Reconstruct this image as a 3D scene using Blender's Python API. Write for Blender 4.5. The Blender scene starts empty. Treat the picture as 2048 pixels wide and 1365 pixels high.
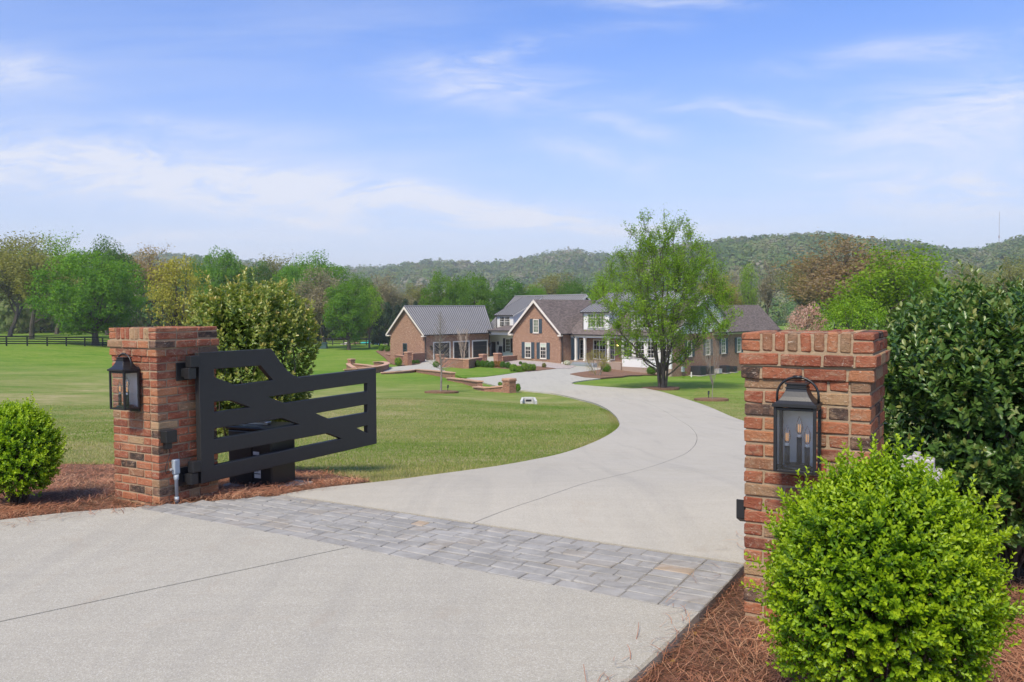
import bpy, math, random
import numpy as np
from mathutils import Vector, Matrix
from mathutils.geometry import delaunay_2d_cdt, tessellate_polygon

SC = bpy.context.scene
COL = SC.collection
R_ = math.radians

# ------------------------------------------------------------------ camera
FPX, PITCH, ROLL, CAMH = 1616.7, .0373, -.0072, 1.538
cam_d = bpy.data.cameras.new('camera'); cam = bpy.data.objects.new('camera', cam_d); COL.objects.link(cam)
cam_d.sensor_width = 36.0; cam_d.lens = FPX / 2048 * 36.0
cam_d.clip_start = .05; cam_d.clip_end = 9000
cam.location = (0, 0, CAMH)
cam.rotation_euler = (Matrix.Rotation(math.pi / 2 - PITCH, 3, 'X') @ Matrix.Rotation(ROLL, 3, 'Z')).to_euler()
SC.camera = cam

# ------------------------------------------------------------------ exposure and world
SC.view_settings.view_transform = 'Standard'; SC.view_settings.look = 'None'
SC.view_settings.gamma = 1; SC.view_settings.use_curve_mapping = False
SC.view_settings.exposure = 0.85
SC.render.engine = 'CYCLES'
SC.cycles.use_denoising = True
SC.cycles.max_bounces = 8; SC.cycles.diffuse_bounces = 3; SC.cycles.glossy_bounces = 3
SC.cycles.transmission_bounces = 6; SC.cycles.transparent_max_bounces = 12; SC.cycles.volume_bounces = 0
SC.cycles.sample_clamp_indirect = 6

def N(nt, typ, ins=None, **props):
    n = nt.nodes.new('ShaderNode' + typ)
    for k, v in props.items(): setattr(n, k, v)
    for k, v in (ins or {}).items():
        s = n.inputs[k]
        if isinstance(v, bpy.types.NodeSocket): nt.links.new(v, s)
        elif isinstance(v, bpy.types.Node): nt.links.new(v.outputs[0], s)
        else:
            if s.type == 'RGBA' and len(v) == 3: v = (*v, 1)
            s.default_value = v
    return n
def ramp(nt, fac, stops, interp='LINEAR'):
    n = N(nt, 'ValToRGB', {'Fac': fac}); cr = n.color_ramp; cr.interpolation = interp
    while len(cr.elements) < len(stops): cr.elements.new(.5)
    for e, (p, c) in zip(cr.elements, stops):
        e.position = p; e.color = (c, c, c, 1) if not hasattr(c, '__len__') else (*c[:3], 1)
    return n.outputs['Color']
def mixc(nt, fac, a, b, mode='MIX'):
    return N(nt, 'MixRGB', {'Fac': fac, 'Color1': a, 'Color2': b}, blend_type=mode).outputs[0]
def mth(nt, op, a, b=None, c=None):
    ins = {0: a}
    if b is not None: ins[1] = b
    if c is not None: ins[2] = c
    return N(nt, 'Math', ins, operation=op).outputs[0]
def noise(nt, vec, scale, detail=4, rough=.55, dist=0.):
    n = N(nt, 'TexNoise', {'Scale': scale, 'Detail': detail, 'Roughness': rough, 'Distortion': dist})
    if vec is not None: nt.links.new(vec, n.inputs['Vector'])
    return n.outputs['Fac']
def mapping(nt, vec, scale=(1, 1, 1), rot=(0, 0, 0), loc=(0, 0, 0)):
    return N(nt, 'Mapping', {'Vector': vec, 'Scale': scale, 'Rotation': rot, 'Location': loc}).outputs[0]

SUN_EL, SUN_AZ = R_(52), R_(205)          # azimuth clockwise from the view direction (+Y): behind the camera, a little left
w = bpy.data.worlds.new('World'); SC.world = w; w.use_nodes = True
nt = w.node_tree; nt.nodes.clear()
sky = N(nt, 'TexSky', sky_type='NISHITA', sun_disc=False, sun_elevation=SUN_EL, sun_rotation=SUN_AZ,
        altitude=200, air_density=1.3, dust_density=1.5, ozone_density=4.0)
CLX, CLY = 3.4, 1.2
tc = N(nt, 'TexCoord').outputs['Generated']
sep = N(nt, 'SeparateXYZ', {0: tc})
zc = mth(nt, 'MAXIMUM', sep.outputs['Z'], 0.0)
den = mth(nt, 'ADD', zc, .12)
pl = N(nt, 'CombineXYZ', {0: mth(nt, 'DIVIDE', sep.outputs['X'], den), 1: mth(nt, 'DIVIDE', sep.outputs['Y'], den), 2: 0.}).outputs[0]
c1 = noise(nt, mapping(nt, pl, (.42, .62, 1), (0, 0, R_(-16)), (CLX, CLY, 0)), 1.0, 6, .55, .35)
c2 = noise(nt, mapping(nt, pl, (.8, 2.4, 1), (0, 0, R_(-24)), (1.0, 4.0, 0)), 1.3, 7, .6, .7)
cl = mth(nt, 'ADD', mth(nt, 'MULTIPLY', c1, .68), mth(nt, 'MULTIPLY', c2, .32))
cl = N(nt, 'MapRange', {0: cl, 1: .42, 2: .70, 3: 0., 4: .34}, interpolation_type='SMOOTHSTEP').outputs[0]
# cloud banks at their bearings (tangents of azimuth and elevation), broken up by streaked noise
yy = mth(nt, 'MAXIMUM', mth(nt, 'ABSOLUTE', sep.outputs['Y']), .05)
cu = mth(nt, 'DIVIDE', sep.outputs['X'], yy); cv = mth(nt, 'DIVIDE', sep.outputs['Z'], yy)
uv = N(nt, 'CombineXYZ', {0: cu, 1: cv, 2: 0.}).outputs[0]
wz = N(nt, 'TexNoise', {'Vector': uv, 'Scale': 5., 'Detail': 3.}).outputs['Color']
uvw = N(nt, 'VectorMath', {0: uv, 1: N(nt, 'VectorMath', {0: N(nt, 'VectorMath', {0: wz, 1: (.5, .5, .5)}, operation='SUBTRACT').outputs[0], 1: (.12, .05, 0)}, operation='MULTIPLY').outputs[0]}, operation='ADD').outputs[0]
sp2 = N(nt, 'SeparateXYZ', {0: uvw}); cu, cv = sp2.outputs[0], sp2.outputs[1]
bank = None
for x, y, ru, rv, rot, am in ((180, 330, 600, 54, .13, 1.25), (900, 408, 360, 24, .12, 1.2), (980, 175, 190, 50, .05, .55), (1080, 95, 260, 22, -.16, .32), (1200, 315, 140, 34, .25, .42), (1960, 240, 280, 75, -.12, .60),
                              (1950, 395, 270, 44, .02, .9), (60, 135, 110, 40, .2, .6), (640, 440, 200, 12, .1, .5), (330, 470, 260, 12, .03, .5), (1330, 12, 170, 16, 0., .4), (1600, 360, 160, 16, 0., .4), (1480, 235, 240, 22, .12, .38), (1250, 255, 90, 20, .3, .45), (1800, 120, 260, 24, -.1, .4), (1150, 450, 300, 12, .03, .45), (420, 260, 240, 18, .08, .3), (2700, 200, 500, 120, 0., .5), (-700, 250, 500, 120, .1, .6)):
    du = mth(nt, 'SUBTRACT', cu, (x - 1024) / FPX); dv = mth(nt, 'SUBTRACT', cv, (622 - y) / FPX)
    dv = mth(nt, 'ADD', dv, mth(nt, 'MULTIPLY', du, rot))
    a_ = mth(nt, 'DIVIDE', du, ru / FPX); b_ = mth(nt, 'DIVIDE', dv, rv / FPX)
    e_ = mth(nt, 'MULTIPLY', mth(nt, 'EXPONENT', mth(nt, 'MULTIPLY', mth(nt, 'ADD', mth(nt, 'MULTIPLY', a_, a_), mth(nt, 'MULTIPLY', b_, b_)), -1.)), am)
    bank = e_ if bank is None else mth(nt, 'ADD', bank, e_)
s1 = noise(nt, mapping(nt, uvw, (5.5, 24, 1), (0, 0, R_(-8))), 1.0, 10, .68, .9); s2 = noise(nt, mapping(nt, uvw, (16, 60, 1), (0, 0, R_(20))), 1.0, 4, .6, .5)
brk = N(nt, 'MapRange', {0: mth(nt, 'ADD', mth(nt, 'MULTIPLY', s1, .8), mth(nt, 'MULTIPLY', s2, .2)), 1: .41, 2: .60, 3: .14, 4: 1.}).outputs[0]
bank = mth(nt, 'MULTIPLY', mth(nt, 'MULTIPLY', bank, brk), N(nt, 'MapRange', {0: sep.outputs['Y'], 1: .1, 2: .4}).outputs[0])
cov0 = mth(nt, 'MINIMUM', mth(nt, 'ADD', cl, mth(nt, 'MULTIPLY', bank, 1.45)), 1.)
veil = N(nt, 'MapRange', {0: zc, 1: 0., 2: .43, 3: 1., 4: 0.}).outputs[0]      # thin high veil thickens towards the horizon
veil = mth(nt, 'POWER', veil, 1.9)
cov = mth(nt, 'MULTIPLY', cov0, .80)
cov = mth(nt, 'ADD', cov, mth(nt, 'MULTIPLY', mth(nt, 'SUBTRACT', 1., cov), mth(nt, 'MULTIPLY', veil, .90)))
skyc = mixc(nt, 1., sky.outputs[0], (.79, 1.19, 1.98), 'MULTIPLY')
SKYS = .0595
white = (.90 / SKYS * .56, .915 / SKYS * .56, 1.0 / SKYS * .55)
col = mixc(nt, cov, skyc, white)
bg = N(nt, 'Background', {'Color': col, 'Strength': SKYS})
N(nt, 'OutputWorld', {'Surface': bg.outputs[0]})

sun_d = bpy.data.lights.new('sun', 'SUN'); sun_d.energy = 3.1; sun_d.angle = R_(12); sun_d.color = (1., .88, .68)
sun = bpy.data.objects.new('sun', sun_d); COL.objects.link(sun)
S = Vector((math.sin(SUN_AZ) * math.cos(SUN_EL), math.cos(SUN_AZ) * math.cos(SUN_EL), math.sin(SUN_EL)))
sun.rotation_euler = S.to_track_quat('Z', 'Y').to_euler(); sun.location = (0, -20, 60)

# ------------------------------------------------------------------ surveying helpers (pixel of the photo + distance -> point of the place)
_cr, _sr, _cp, _sp = math.cos(ROLL), math.sin(ROLL), math.cos(PITCH), math.sin(PITCH)
def ray(px, py):
    u, v = px - 1024, py - 682.5
    u, v = _cr * u + _sr * v, -_sr * u + _cr * v
    x, z = u / FPX, -v / FPX
    return np.array([x, _cp + z * _sp, -_sp + z * _cp])
def at(px, py, Y):
    r = ray(px, py); t = Y / r[1]; return np.array([r[0] * t, Y, CAMH + r[2] * t])
_PY = [-200, 7, 12, 20, 27, 40, 60, 80, 100, 130, 200, 400, 9000]
_PZ = [0, 0, -.62, -1.42, -2.05, -2.9, -3.7, -4.3, -4.75, -5, -5.2, -5.4, -5.4]
_ty = np.arange(-200, 500, .25); _tz = np.interp(_ty, _PY, _PZ)
for _w, _lo in ((5, 0), (25, 14)):
    _k = np.ones(_w) / _w; _s = np.convolve(np.pad(_tz, _w // 2, 'edge'), _k, 'valid'); _tz = np.where(_ty > _lo, _s, _tz)
def ss(a, b, x): t = np.clip((np.asarray(x, float) - a) / (b - a), 0, 1); return t * t * (3 - 2 * t)
def g(x, y):
    x = np.asarray(x, float); y = np.asarray(y, float)
    z = np.interp(y, _ty, _tz)
    z = z + 2.2 * ss(40, 78, -x) * ss(60, 112, y) * (1 - ss(220, 400, y))
    z = z - 1.5 * ss(0, 21, x) * ss(58, 92, y) * (1 - ss(120, 180, y))
    z = z + .38 * np.exp(-((x + 5.5) / 6.) ** 2 - ((y - 33) / 11.) ** 2) - .22 * np.exp(-((x - 1.) / 3.2) ** 2 - ((y - 43) / 5.) ** 2) + .6 * ss(12, 40, -x) * ss(20, 45, y) * (1 - ss(70, 110, y))
    return z
def ong(px, py):
    r = ray(px, py); ts = np.exp(np.linspace(0, math.log(2500), 6000))
    z = CAMH + r[2] * ts; gg = g(r[0] * ts, r[1] * ts); i = int(np.argmax(z < gg)); t = ts[i]
    return np.array([r[0] * t, r[1] * t, gg[i]])

# gate frame: a runs along the gate line to the right, b runs into the property
GL = np.array([-2.863, 6.494]); GD = np.array([.8639, -.5037]); GN = np.array([.5037, .8639])
def ab(a, b, z=0.): p = GL + a * GD + b * GN; return np.array([p[0], p[1], z])

# ------------------------------------------------------------------ mesh helpers
ORG = {}
def tag(o, label=None, cat=None, group=None, kind=None):
    if label: o['label'] = label
    if cat: o['category'] = cat
    if group: o['group'] = group
    if kind: o['kind'] = kind
    return o
def thing(name, loc, label, cat, group=None, kind=None):
    o = bpy.data.objects.new(name, None); COL.objects.link(o); o.location = tuple(loc); o.empty_display_size = .2
    ORG[o.name] = Vector(loc); return tag(o, label, cat, group, kind)
def link(name, me, parent=None, org=None):
    o = bpy.data.objects.new(name, me); COL.objects.link(o)
    if parent is not None: o.parent = parent
    ORG[o.name] = Vector(org) if org is not None else (ORG[parent.name].copy() if parent is not None else Vector((0, 0, 0)))
    return o
def np_mesh(name, V, F, mat=None, smooth=False, attr=None, uv=None):
    """V (n,3); F (m,k) index array; attr = per-vertex float 'tint'."""
    me = bpy.data.meshes.new(name); V = np.asarray(V, np.float32); F = np.asarray(F, np.int32)
    m, k = F.shape
    me.vertices.add(len(V)); me.vertices.foreach_set('co', V.ravel())
    me.loops.add(m * k); me.loops.foreach_set('vertex_index', F.ravel())
    me.polygons.add(m); me.polygons.foreach_set('loop_start', np.arange(0, m * k, k, dtype=np.int32))
    me.polygons.foreach_set('loop_total', np.full(m, k, np.int32))
    if smooth: me.polygons.foreach_set('use_smooth', np.ones(m, bool))
    me.update(calc_edges=True)
    if attr is not None:
        a = me.attributes.new('tint', 'FLOAT', 'POINT'); a.data.foreach_set('value', np.asarray(attr, np.float32))
    if mat: me.materials.append(mat)
    return me
class MB:
    def __init__(s): s.v = []; s.f = []; s.uv = {}
    def add(s, vs, fs):
        n = len(s.v); s.v += [tuple(map(float, p)) for p in vs]; s.f += [tuple(i + n for i in f) for f in fs]; return s
    def obox(s, o, u, v, w):
        o, u, v, w = (np.asarray(q, float) for q in (o, u, v, w))
        if np.dot(np.cross(u, v), w) < 0: u, v = v, u
        P = [o, o + u, o + u + v, o + v, o + w, o + u + w, o + u + v + w, o + v + w]
        return s.add(P, [(3, 2, 1, 0), (4, 5, 6, 7), (0, 1, 5, 4), (1, 2, 6, 5), (2, 3, 7, 6), (3, 0, 4, 7)])
    def box(s, c, sx, sy, sz, rz=0.):
        """box standing on point c (centre of its foot)"""
        u = np.array([math.cos(rz), math.sin(rz), 0]); v = np.array([-math.sin(rz), math.cos(rz), 0]); c = np.asarray(c, float)
        return s.obox(c - u * sx / 2 - v * sy / 2, u * sx, v * sy, (0, 0, sz))
    def quad(s, a, b, c, d): return s.add([a, b, c, d], [(0, 1, 2, 3)])
    def poly(s, pts): return s.add(pts, [tuple(range(len(pts)))])
    def prism(s, pts, vec):
        pts = [np.asarray(p, float) for p in pts]; vec = np.asarray(vec, float); n = len(pts)
        nn = sum((np.cross(pts[i] - pts[0], pts[(i + 1) % n] - pts[0]) for i in range(1, n)), np.zeros(3))
        if np.dot(nn, vec) > 0: pts = pts[::-1]
        return s.add(pts + [p + vec for p in pts], [tuple(range(n)), tuple(range(2 * n - 1, n - 1, -1))] +
                     [(i, i + n, (i + 1) % n + n, (i + 1) % n) for i in range(n)])
    def tube(s, pts, r, n=6, cap=True):
        pts = [np.asarray(p, float) for p in pts]; m = len(pts); r = [r] * m if not hasattr(r, '__len__') else r
        ring = []; ref = None
        for i in range(m):
            t = pts[min(i + 1, m - 1)] - pts[max(i - 1, 0)]; t = t / (np.linalg.norm(t) + 1e-9)
            if ref is None: ref = np.array([1., 0, 0]) if abs(t[0]) < .8 else np.array([0, 1., 0])
            a = np.cross(t, ref); a /= np.linalg.norm(a) + 1e-9; b = np.cross(t, a); ref = -np.cross(t, a) if False else ref
            ring.append([pts[i] + r[i] * (math.cos(2 * math.pi * k / n) * a + math.sin(2 * math.pi * k / n) * b) for k in range(n)])
        vs = [p for q in ring for p in q]; fs = []
        for i in range(m - 1):
            for k in range(n):
                k2 = (k + 1) % n; fs.append((i * n + k, i * n + k2, (i + 1) * n + k2, (i + 1) * n + k))
        if cap: fs += [tuple(range(n - 1, -1, -1)), tuple((m - 1) * n + k for k in range(n))]
        return s.add(vs, fs)
    def lathe(s, c, prof, n=16):
        c = np.asarray(c, float); vs = []; fs = []; m = len(prof)
        for r, z in prof:
            vs += [c + (r * math.cos(2 * math.pi * k / n), r * math.sin(2 * math.pi * k / n), z) for k in range(n)]
        for i in range(m - 1):
            for k in range(n):
                k2 = (k + 1) % n; fs.append((i * n + k, i * n + k2, (i + 1) * n + k2, (i + 1) * n + k))
        fs += [tuple(range(n - 1, -1, -1)), tuple((m - 1) * n + k for k in range(n))]
        return s.add(vs, fs)
    def build(s, name, mat, parent=None, smooth=False, bevel=0., seg=1, kind=None):
        me = bpy.data.meshes.new(name); org = ORG[parent.name] if parent is not None else Vector((0, 0, 0))
        V = np.array(s.v) - np.array(org); me.from_pydata(V.tolist(), [], s.f); me.validate()
        if smooth: me.polygons.foreach_set('use_smooth', np.ones(len(me.polygons), bool))
        if mat: me.materials.append(mat)
        me.update(); o = link(name, me, parent)
        if bevel:
            b = o.modifiers.new('edge', 'BEVEL'); b.width = bevel; b.segments = seg; b.limit_method = 'ANGLE'; b.angle_limit = R_(35)
        if kind: o['kind'] = kind
        return o
def copy_tree(o, parent=None):
    c = o.copy(); COL.objects.link(c); ORG[c.name] = ORG[o.name].copy()
    if parent is not None: c.parent = parent
    for ch in list(o.children): copy_tree(ch, c)
    return c
def inpoly(x, y, poly):
    x = np.asarray(x); y = np.asarray(y); r = np.zeros(x.shape, bool); n = len(poly)
    for i in range(n):
        x1, y1 = poly[i][:2]; x2, y2 = poly[(i + 1) % n][:2]
        if y1 == y2: continue
        c = ((y1 > y) != (y2 > y)) & (x < (x2 - x1) * (y - y1) / (y2 - y1) + x1); r ^= c
    return r
def resample(P, n):
    P = np.asarray(P, float); d = np.r_[0, np.cumsum(np.linalg.norm(np.diff(P[:, :2], axis=0), axis=1))]
    t = np.linspace(0, d[-1], n); return np.stack([np.interp(t, d, P[:, k]) for k in range(P.shape[1])], 1)
def smooth_line(P, n, it=2):
    P = np.asarray(P, float)[:, :2]
    for _ in range(it):
        Q = [P[0]]
        for a, b in zip(P[:-1], P[1:]): Q += [a * .75 + b * .25, a * .25 + b * .75]
        P = np.array(Q + [P[-1]])
    return resample(P, n)
def sheet(name, poly, mat, dz=.006, step=.5, skirt=0., parent=None, bump=0., zf=None, lip=.0, sharp=None):
    """ground-hugging sheet over a polygon, optionally with a thickness"""
    P = np.asarray(poly, float)[:, :2]
    Q = []
    for i in range(len(P)):
        a, b = P[i], P[(i + 1) % len(P)]; k = max(1, int(np.linalg.norm(b - a) / step))
        Q += [a + (b - a) * j / k for j in range(k)]
    Q = np.array(Q); nb = len(Q)
    x0, y0 = Q.min(0); x1, y1 = Q.max(0)
    X, Y = np.meshgrid(np.arange(x0 + step / 2, x1, step), np.arange(y0 + step / 2, y1, step)); X = X.ravel(); Y = Y.ravel()
    m = inpoly(X, Y, Q); pts = np.r_[Q, np.stack([X[m], Y[m]], 1)]
    vs, _, fs, _, _, _ = delaunay_2d_cdt([Vector(p) for p in pts], [(i, (i + 1) % nb) for i in range(nb)], [], 1, 1e-5)
    V = np.array([tuple(v) for v in vs]); zz = (zf or g)(V[:, 0], V[:, 1]) + dz
    if bump:
        zz = zz + bump * (np.sin(V[:, 0] * 5.1 + V[:, 1] * 3.3) * np.sin(V[:, 1] * 4.3 - V[:, 0] * 2.2) + .6 * np.sin(V[:, 0] * 11 + 1) * np.sin(V[:, 1] * 13))
    V3 = [(x, y, z) for (x, y), z in zip(V, zz)]; F = [tuple(f) for f in fs]
    if skirt:
        n0 = len(V3); ar = sum(Q[i][0] * Q[(i + 1) % nb][1] - Q[(i + 1) % nb][0] * Q[i][1] for i in range(nb))
        sg = 1 if ar > 0 else -1
        for i in range(nb):
            t = Q[(i + 1) % nb] - Q[i - 1]; t = t / (np.linalg.norm(t) + 1e-9); nrm = np.array([t[1], -t[0]]) * sg
            lp = 0. if sharp is not None and sharp(Q[i]) else lip; p = Q[i] + nrm * lp; z = float((zf or g)(Q[i][0], Q[i][1])) + dz
            V3 += [(p[0], p[1], z - lp - .0005), (p[0], p[1], z - skirt)]
        for i in range(nb):
            j = (i + 1) % nb
            for q in ((i, n0 + 2 * i, n0 + 2 * j, j), (n0 + 2 * i, n0 + 2 * i + 1, n0 + 2 * j + 1, n0 + 2 * j)):
                F.append(q if sg > 0 else q[::-1])
    b = MB(); b.v = V3; b.f = F
    # CDT orders faces counter-clockwise, i.e. facing up
    return b.build(name, mat, parent)
# ------------------------------------------------------------------ materials
def mat(name):
    m = bpy.data.materials.new(name); m.use_nodes = True; t = m.node_tree; t.nodes.clear(); return m, t
def fin(t, surf): N(t, 'OutputMaterial', {'Surface': surf})
def pbsdf(t, colr, rough=.6, **k):
    ins = {'Base Color': colr, 'Roughness': rough}; ins.update({a.replace('_', ' '): b for a, b in k.items()})
    return N(t, 'BsdfPrincipled', ins).outputs[0]
def bumpn(t, h, strength=.4, dist=.01):
    return N(t, 'Bump', {'Strength': strength, 'Distance': dist, 'Height': h}).outputs[0]
def obj_co(t): return N(t, 'TexCoord').outputs['Object']
def wpos(t): return N(t, 'NewGeometry').outputs['Position']
def orand(t): return N(t, 'ObjectInfo').outputs['Random']
def attr(t, nm='tint'): return N(t, 'Attribute', attribute_name=nm).outputs['Fac']
M = {}
def plain(name, c, rough=.5, metal=0., nz=.12, scale=30, spec=.5, bump=.0):
    m, t = mat(name); p = wpos(t); n = noise(t, p, scale, 5)
    cc = mixc(t, n, tuple(x * (1 - nz) for x in c), tuple(min(1, x * (1 + nz)) for x in c))
    k = {'Metallic': metal, 'Specular_IOR_Level': spec}
    if bump: k['Normal'] = bumpn(t, noise(t, p, scale * 3, 4), bump, .004)
    fin(t, pbsdf(t, cc, rough, **k)); M[name] = m; return m
plain('black_metal', (.014, .0145, .016), .42, 0., .2, 60, .5, .12)
plain('gate_paint', (.019, .019, .0195), .5, 0., .25, 24, .5, .15)
plain('black_plastic', (.012, .012, .013), .4)
plain('grey_plastic', (.33, .38, .42), .45)
plain('light_grey_plastic', (.40, .39, .40), .5)
plain('white_paint', (.62, .60, .55), .55, 0., .06, 3)
plain('white_siding', (.64, .64, .615), .6, 0., .05, 3)
plain('trim_paint', (.62, .57, .50), .55, 0., .06, 3)
plain('shutter_paint', (.035, .055, .070), .5)
plain('dark_gutter', (.025, .024, .024), .45)
plain('garage_door_paint', (.018, .019, .022), .5)
plain('hvac_grey', (.035, .036, .042), .5)
plain('fence_paint', (.010, .010, .010), .7)
plain('concrete_pad', (.36, .34, .30), .9, 0., .15, 12, .3, .4)
plain('white_concrete', (.44, .44, .41), .8)
plain('green_box', (.045, .095, .085), .5)
plain('teal_tarp', (.02, .42, .36), .5); plain('blue_tarp', (.06, .28, .55), .5); plain('pale_tarp', (.6, .55, .52), .6)
plain('tan_pile', (.45, .27, .2), .8); plain('label_white', (.72, .72, .70), .5); plain('label_print', (.02, .02, .02), .5)
plain('slate_step', (.24, .26, .28), .7); plain('wire_black', (.01, .01, .01), .5); plain('steel', (.5, .5, .5), .35, 1.)
plain('candle_sleeve', (.02, .02, .022), .5); plain('painted_dark', (.012, .013, .015), .8)
plain('curtain', (.45, .52, .42), .9); plain('tower_steel', (.35, .3, .3), .6)
plain('added_backing', (.50, .50, .49), .45)  # pale tone of the panel added inside the lanterns
plain('plinth', (.30, .225, .175), .9, 0., .15, 4)
plain('cow_black', (.012, .011, .011), .8)

def m_glass(name, rough=.02, tintc=(1, 1, 1), painted_sheen=0.):
    m, t = mat(name)
    fr = N(t, 'Fresnel', {'IOR': 1.45}).outputs[0]
    tr = N(t, 'BsdfTransparent', {'Color': tintc}).outputs[0]; gl = N(t, 'BsdfGlossy', {'Roughness': rough, 'Color': (1, 1, 1)}).outputs[0]
    sh = N(t, 'MixShader', {0: fr, 1: tr, 2: gl}).outputs[0]
    if painted_sheen:  # diffuse white mixed in, imitates the pale sky reflection on the glass
        df = N(t, 'BsdfDiffuse', {'Color': (.75, .76, .74)}).outputs[0]; tl = N(t, 'BsdfTranslucent', {'Color': (.75, .76, .74)}).outputs[0]; df = N(t, 'MixShader', {0: .5, 1: df, 2: tl}).outputs[0]
        sh = N(t, 'MixShader', {0: N(t, 'MapRange', {0: noise(t, wpos(t), 22, 5, .7), 1: .3, 2: .75, 3: painted_sheen * .6, 4: painted_sheen * 1.6}).outputs[0], 1: sh, 2: df}).outputs[0]
    fin(t, sh); M[name] = m
m_glass('lantern_glass', .03, (.96, .97, .97), .035); m_glass('bulb_glass', .02, (.97, .97, .95), .10)
m, t = mat('window_glass'); fin(t, pbsdf(t, (.012, .015, .016), .04, Specular_IOR_Level=.7)); M['window_glass'] = m
m, t = mat('green_glass'); fin(t, pbsdf(t, mixc(t, noise(t, wpos(t), 2.5), (.05, .075, .055), (.16, .21, .15)), .08, Specular_IOR_Level=.6)); M['green_glass'] = m
m, t = mat('filament'); fin(t, pbsdf(t, (.8, .5, .2), .5, Emission_Color=(1., .45, .12), Emission_Strength=.35)); M['filament'] = m
m, t = mat('porch_glow'); fin(t, pbsdf(t, (1, .7, .3), .5, Emission_Color=(1., .62, .2), Emission_Strength=6.)); M['porch_glow'] = m

# hand-made pillar brick: red to orange with the odd tan, brown and charcoal brick, lime smears
m, t = mat('pillar_brick'); oc = obj_co(t); r = orand(t)
base = ramp(t, r, [(0, (0.250, 0.075, 0.043)), (.12, (0.320, 0.103, 0.056)), (.24, (0.265, 0.084, 0.049)), (.36, (0.360, 0.136, 0.071)), (.46, (0.200, 0.069, 0.044)), (.56, (0.310, 0.110, 0.060)),
                   (.66, (0.380, 0.163, 0.082)), (.74, (0.250, 0.126, 0.073)), (.81, (0.370, 0.252, 0.141)), (.87, (0.280, 0.178, 0.102)), (.91, (0.220, 0.142, 0.087)), (.945, (0.052, 0.040, 0.035)), (.97, (0.085, 0.060, 0.050)), (.985, (0.330, 0.115, 0.063))], 'CONSTANT')
wp = wpos(t); n1 = noise(t, wp, 11, 7, .68, .8); n2 = noise(t, wp, 60, 6, .75); n3 = noise(t, mapping(t, wp, (24, 24, 52)), 1., 7, .74, 2.4); n4 = noise(t, mapping(t, wp, (6, 6, 15)), 1., 6, .7, 1.6)
c = mixc(t, mth(t, 'MULTIPLY', N(t, 'MapRange', {0: n1, 1: .46, 2: .66}).outputs[0], .42), base, (.40, .205, .12))
c = mixc(t, mth(t, 'MULTIPLY', N(t, 'MapRange', {0: n4, 1: .52, 2: .66}).outputs[0], .62), c, (.40, .275, .18))
c = mixc(t, mth(t, 'MULTIPLY', N(t, 'MapRange', {0: n3, 1: .585, 2: .645}).outputs[0], .75), c, (.58, .48, .38))
c = mixc(t, mth(t, 'MULTIPLY', N(t, 'MapRange', {0: noise(t, wp, 15, 5, .65, 1.2), 1: .60, 2: .70}).outputs[0], .6), c, (.065, .04, .034))
c = mixc(t, .75, c, mixc(t, n2, (.45, .45, .45), (1.5, 1.5, 1.5)), 'MULTIPLY')
fin(t, pbsdf(t, c, .95, Specular_IOR_Level=.15, Normal=bumpn(t, mth(t, 'ADD', mth(t, 'ADD', mth(t, 'MULTIPLY', n1, .9), n2), mth(t, 'MULTIPLY', n3, .6)), 1., .010))); M['pillar_brick'] = m
m, t = mat('mortar'); wp = wpos(t); n1 = noise(t, wp, 60, 6, .7)
c = mixc(t, n1, (.235, .165, .10), (.42, .32, .22)); fin(t, pbsdf(t, c, .95, Specular_IOR_Level=.15, Normal=bumpn(t, n1, .9, .006))); M['mortar'] = m

# far brickwork (a brick is 2 pixels wide there): pattern and colour only
def m_brick_far(name, A, B, mort, sp):
    m, t = mat(name); uvn = N(t, 'UVMap'); uvn.uv_map = 'UVMap'; uv = uvn.outputs[0]
    bt = N(t, 'TexBrick', {'Vector': uv, 'Color1': A, 'Color2': B, 'Mortar': mort, 'Scale': 1., 'Mortar Size': .008, 'Bias': -.1, 'Brick Width': .2, 'Row Height': .068}, offset=.5)
    n = noise(t, mapping(t, uv, (4.6, 13, 1)), 1., 2, .5); n2 = noise(t, uv, .6, 4)
    c = mixc(t, N(t, 'MapRange', {0: n, 1: .60, 2: .68}).outputs[0], bt.outputs['Color'], sp)
    c = mixc(t, N(t, 'MapRange', {0: noise(t, mapping(t, uv, (4.1, 12, 1), loc=(7, 3, 0)), 1., 2, .5), 1: .64, 2: .70}).outputs[0], c, (.06, .035, .03))
    c = mixc(t, .5, c, mixc(t, n2, (.7, .7, .7), (1.25, 1.25, 1.25)), 'MULTIPLY')
    fin(t, pbsdf(t, c, .9, Specular_IOR_Level=.2, Normal=bumpn(t, bt.outputs['Fac'], -.4, .01))); M[name] = m
m_brick_far('house_brick', (.215, .105, .068), (.30, .155, .10), (.36, .27, .19), (.50, .37, .27))
m_brick_far('wall_brick', (.25, .105, .065), (.32, .14, .085), (.30, .22, .15), (.46, .32, .22))
m, t = mat('brick_cap'); wp = wpos(t); c = mixc(t, noise(t, wp, 5, 5, .7), (.38, .20, .125), (.56, .36, .24)); fin(t, pbsdf(t, c, .9)); M['brick_cap'] = m

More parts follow.
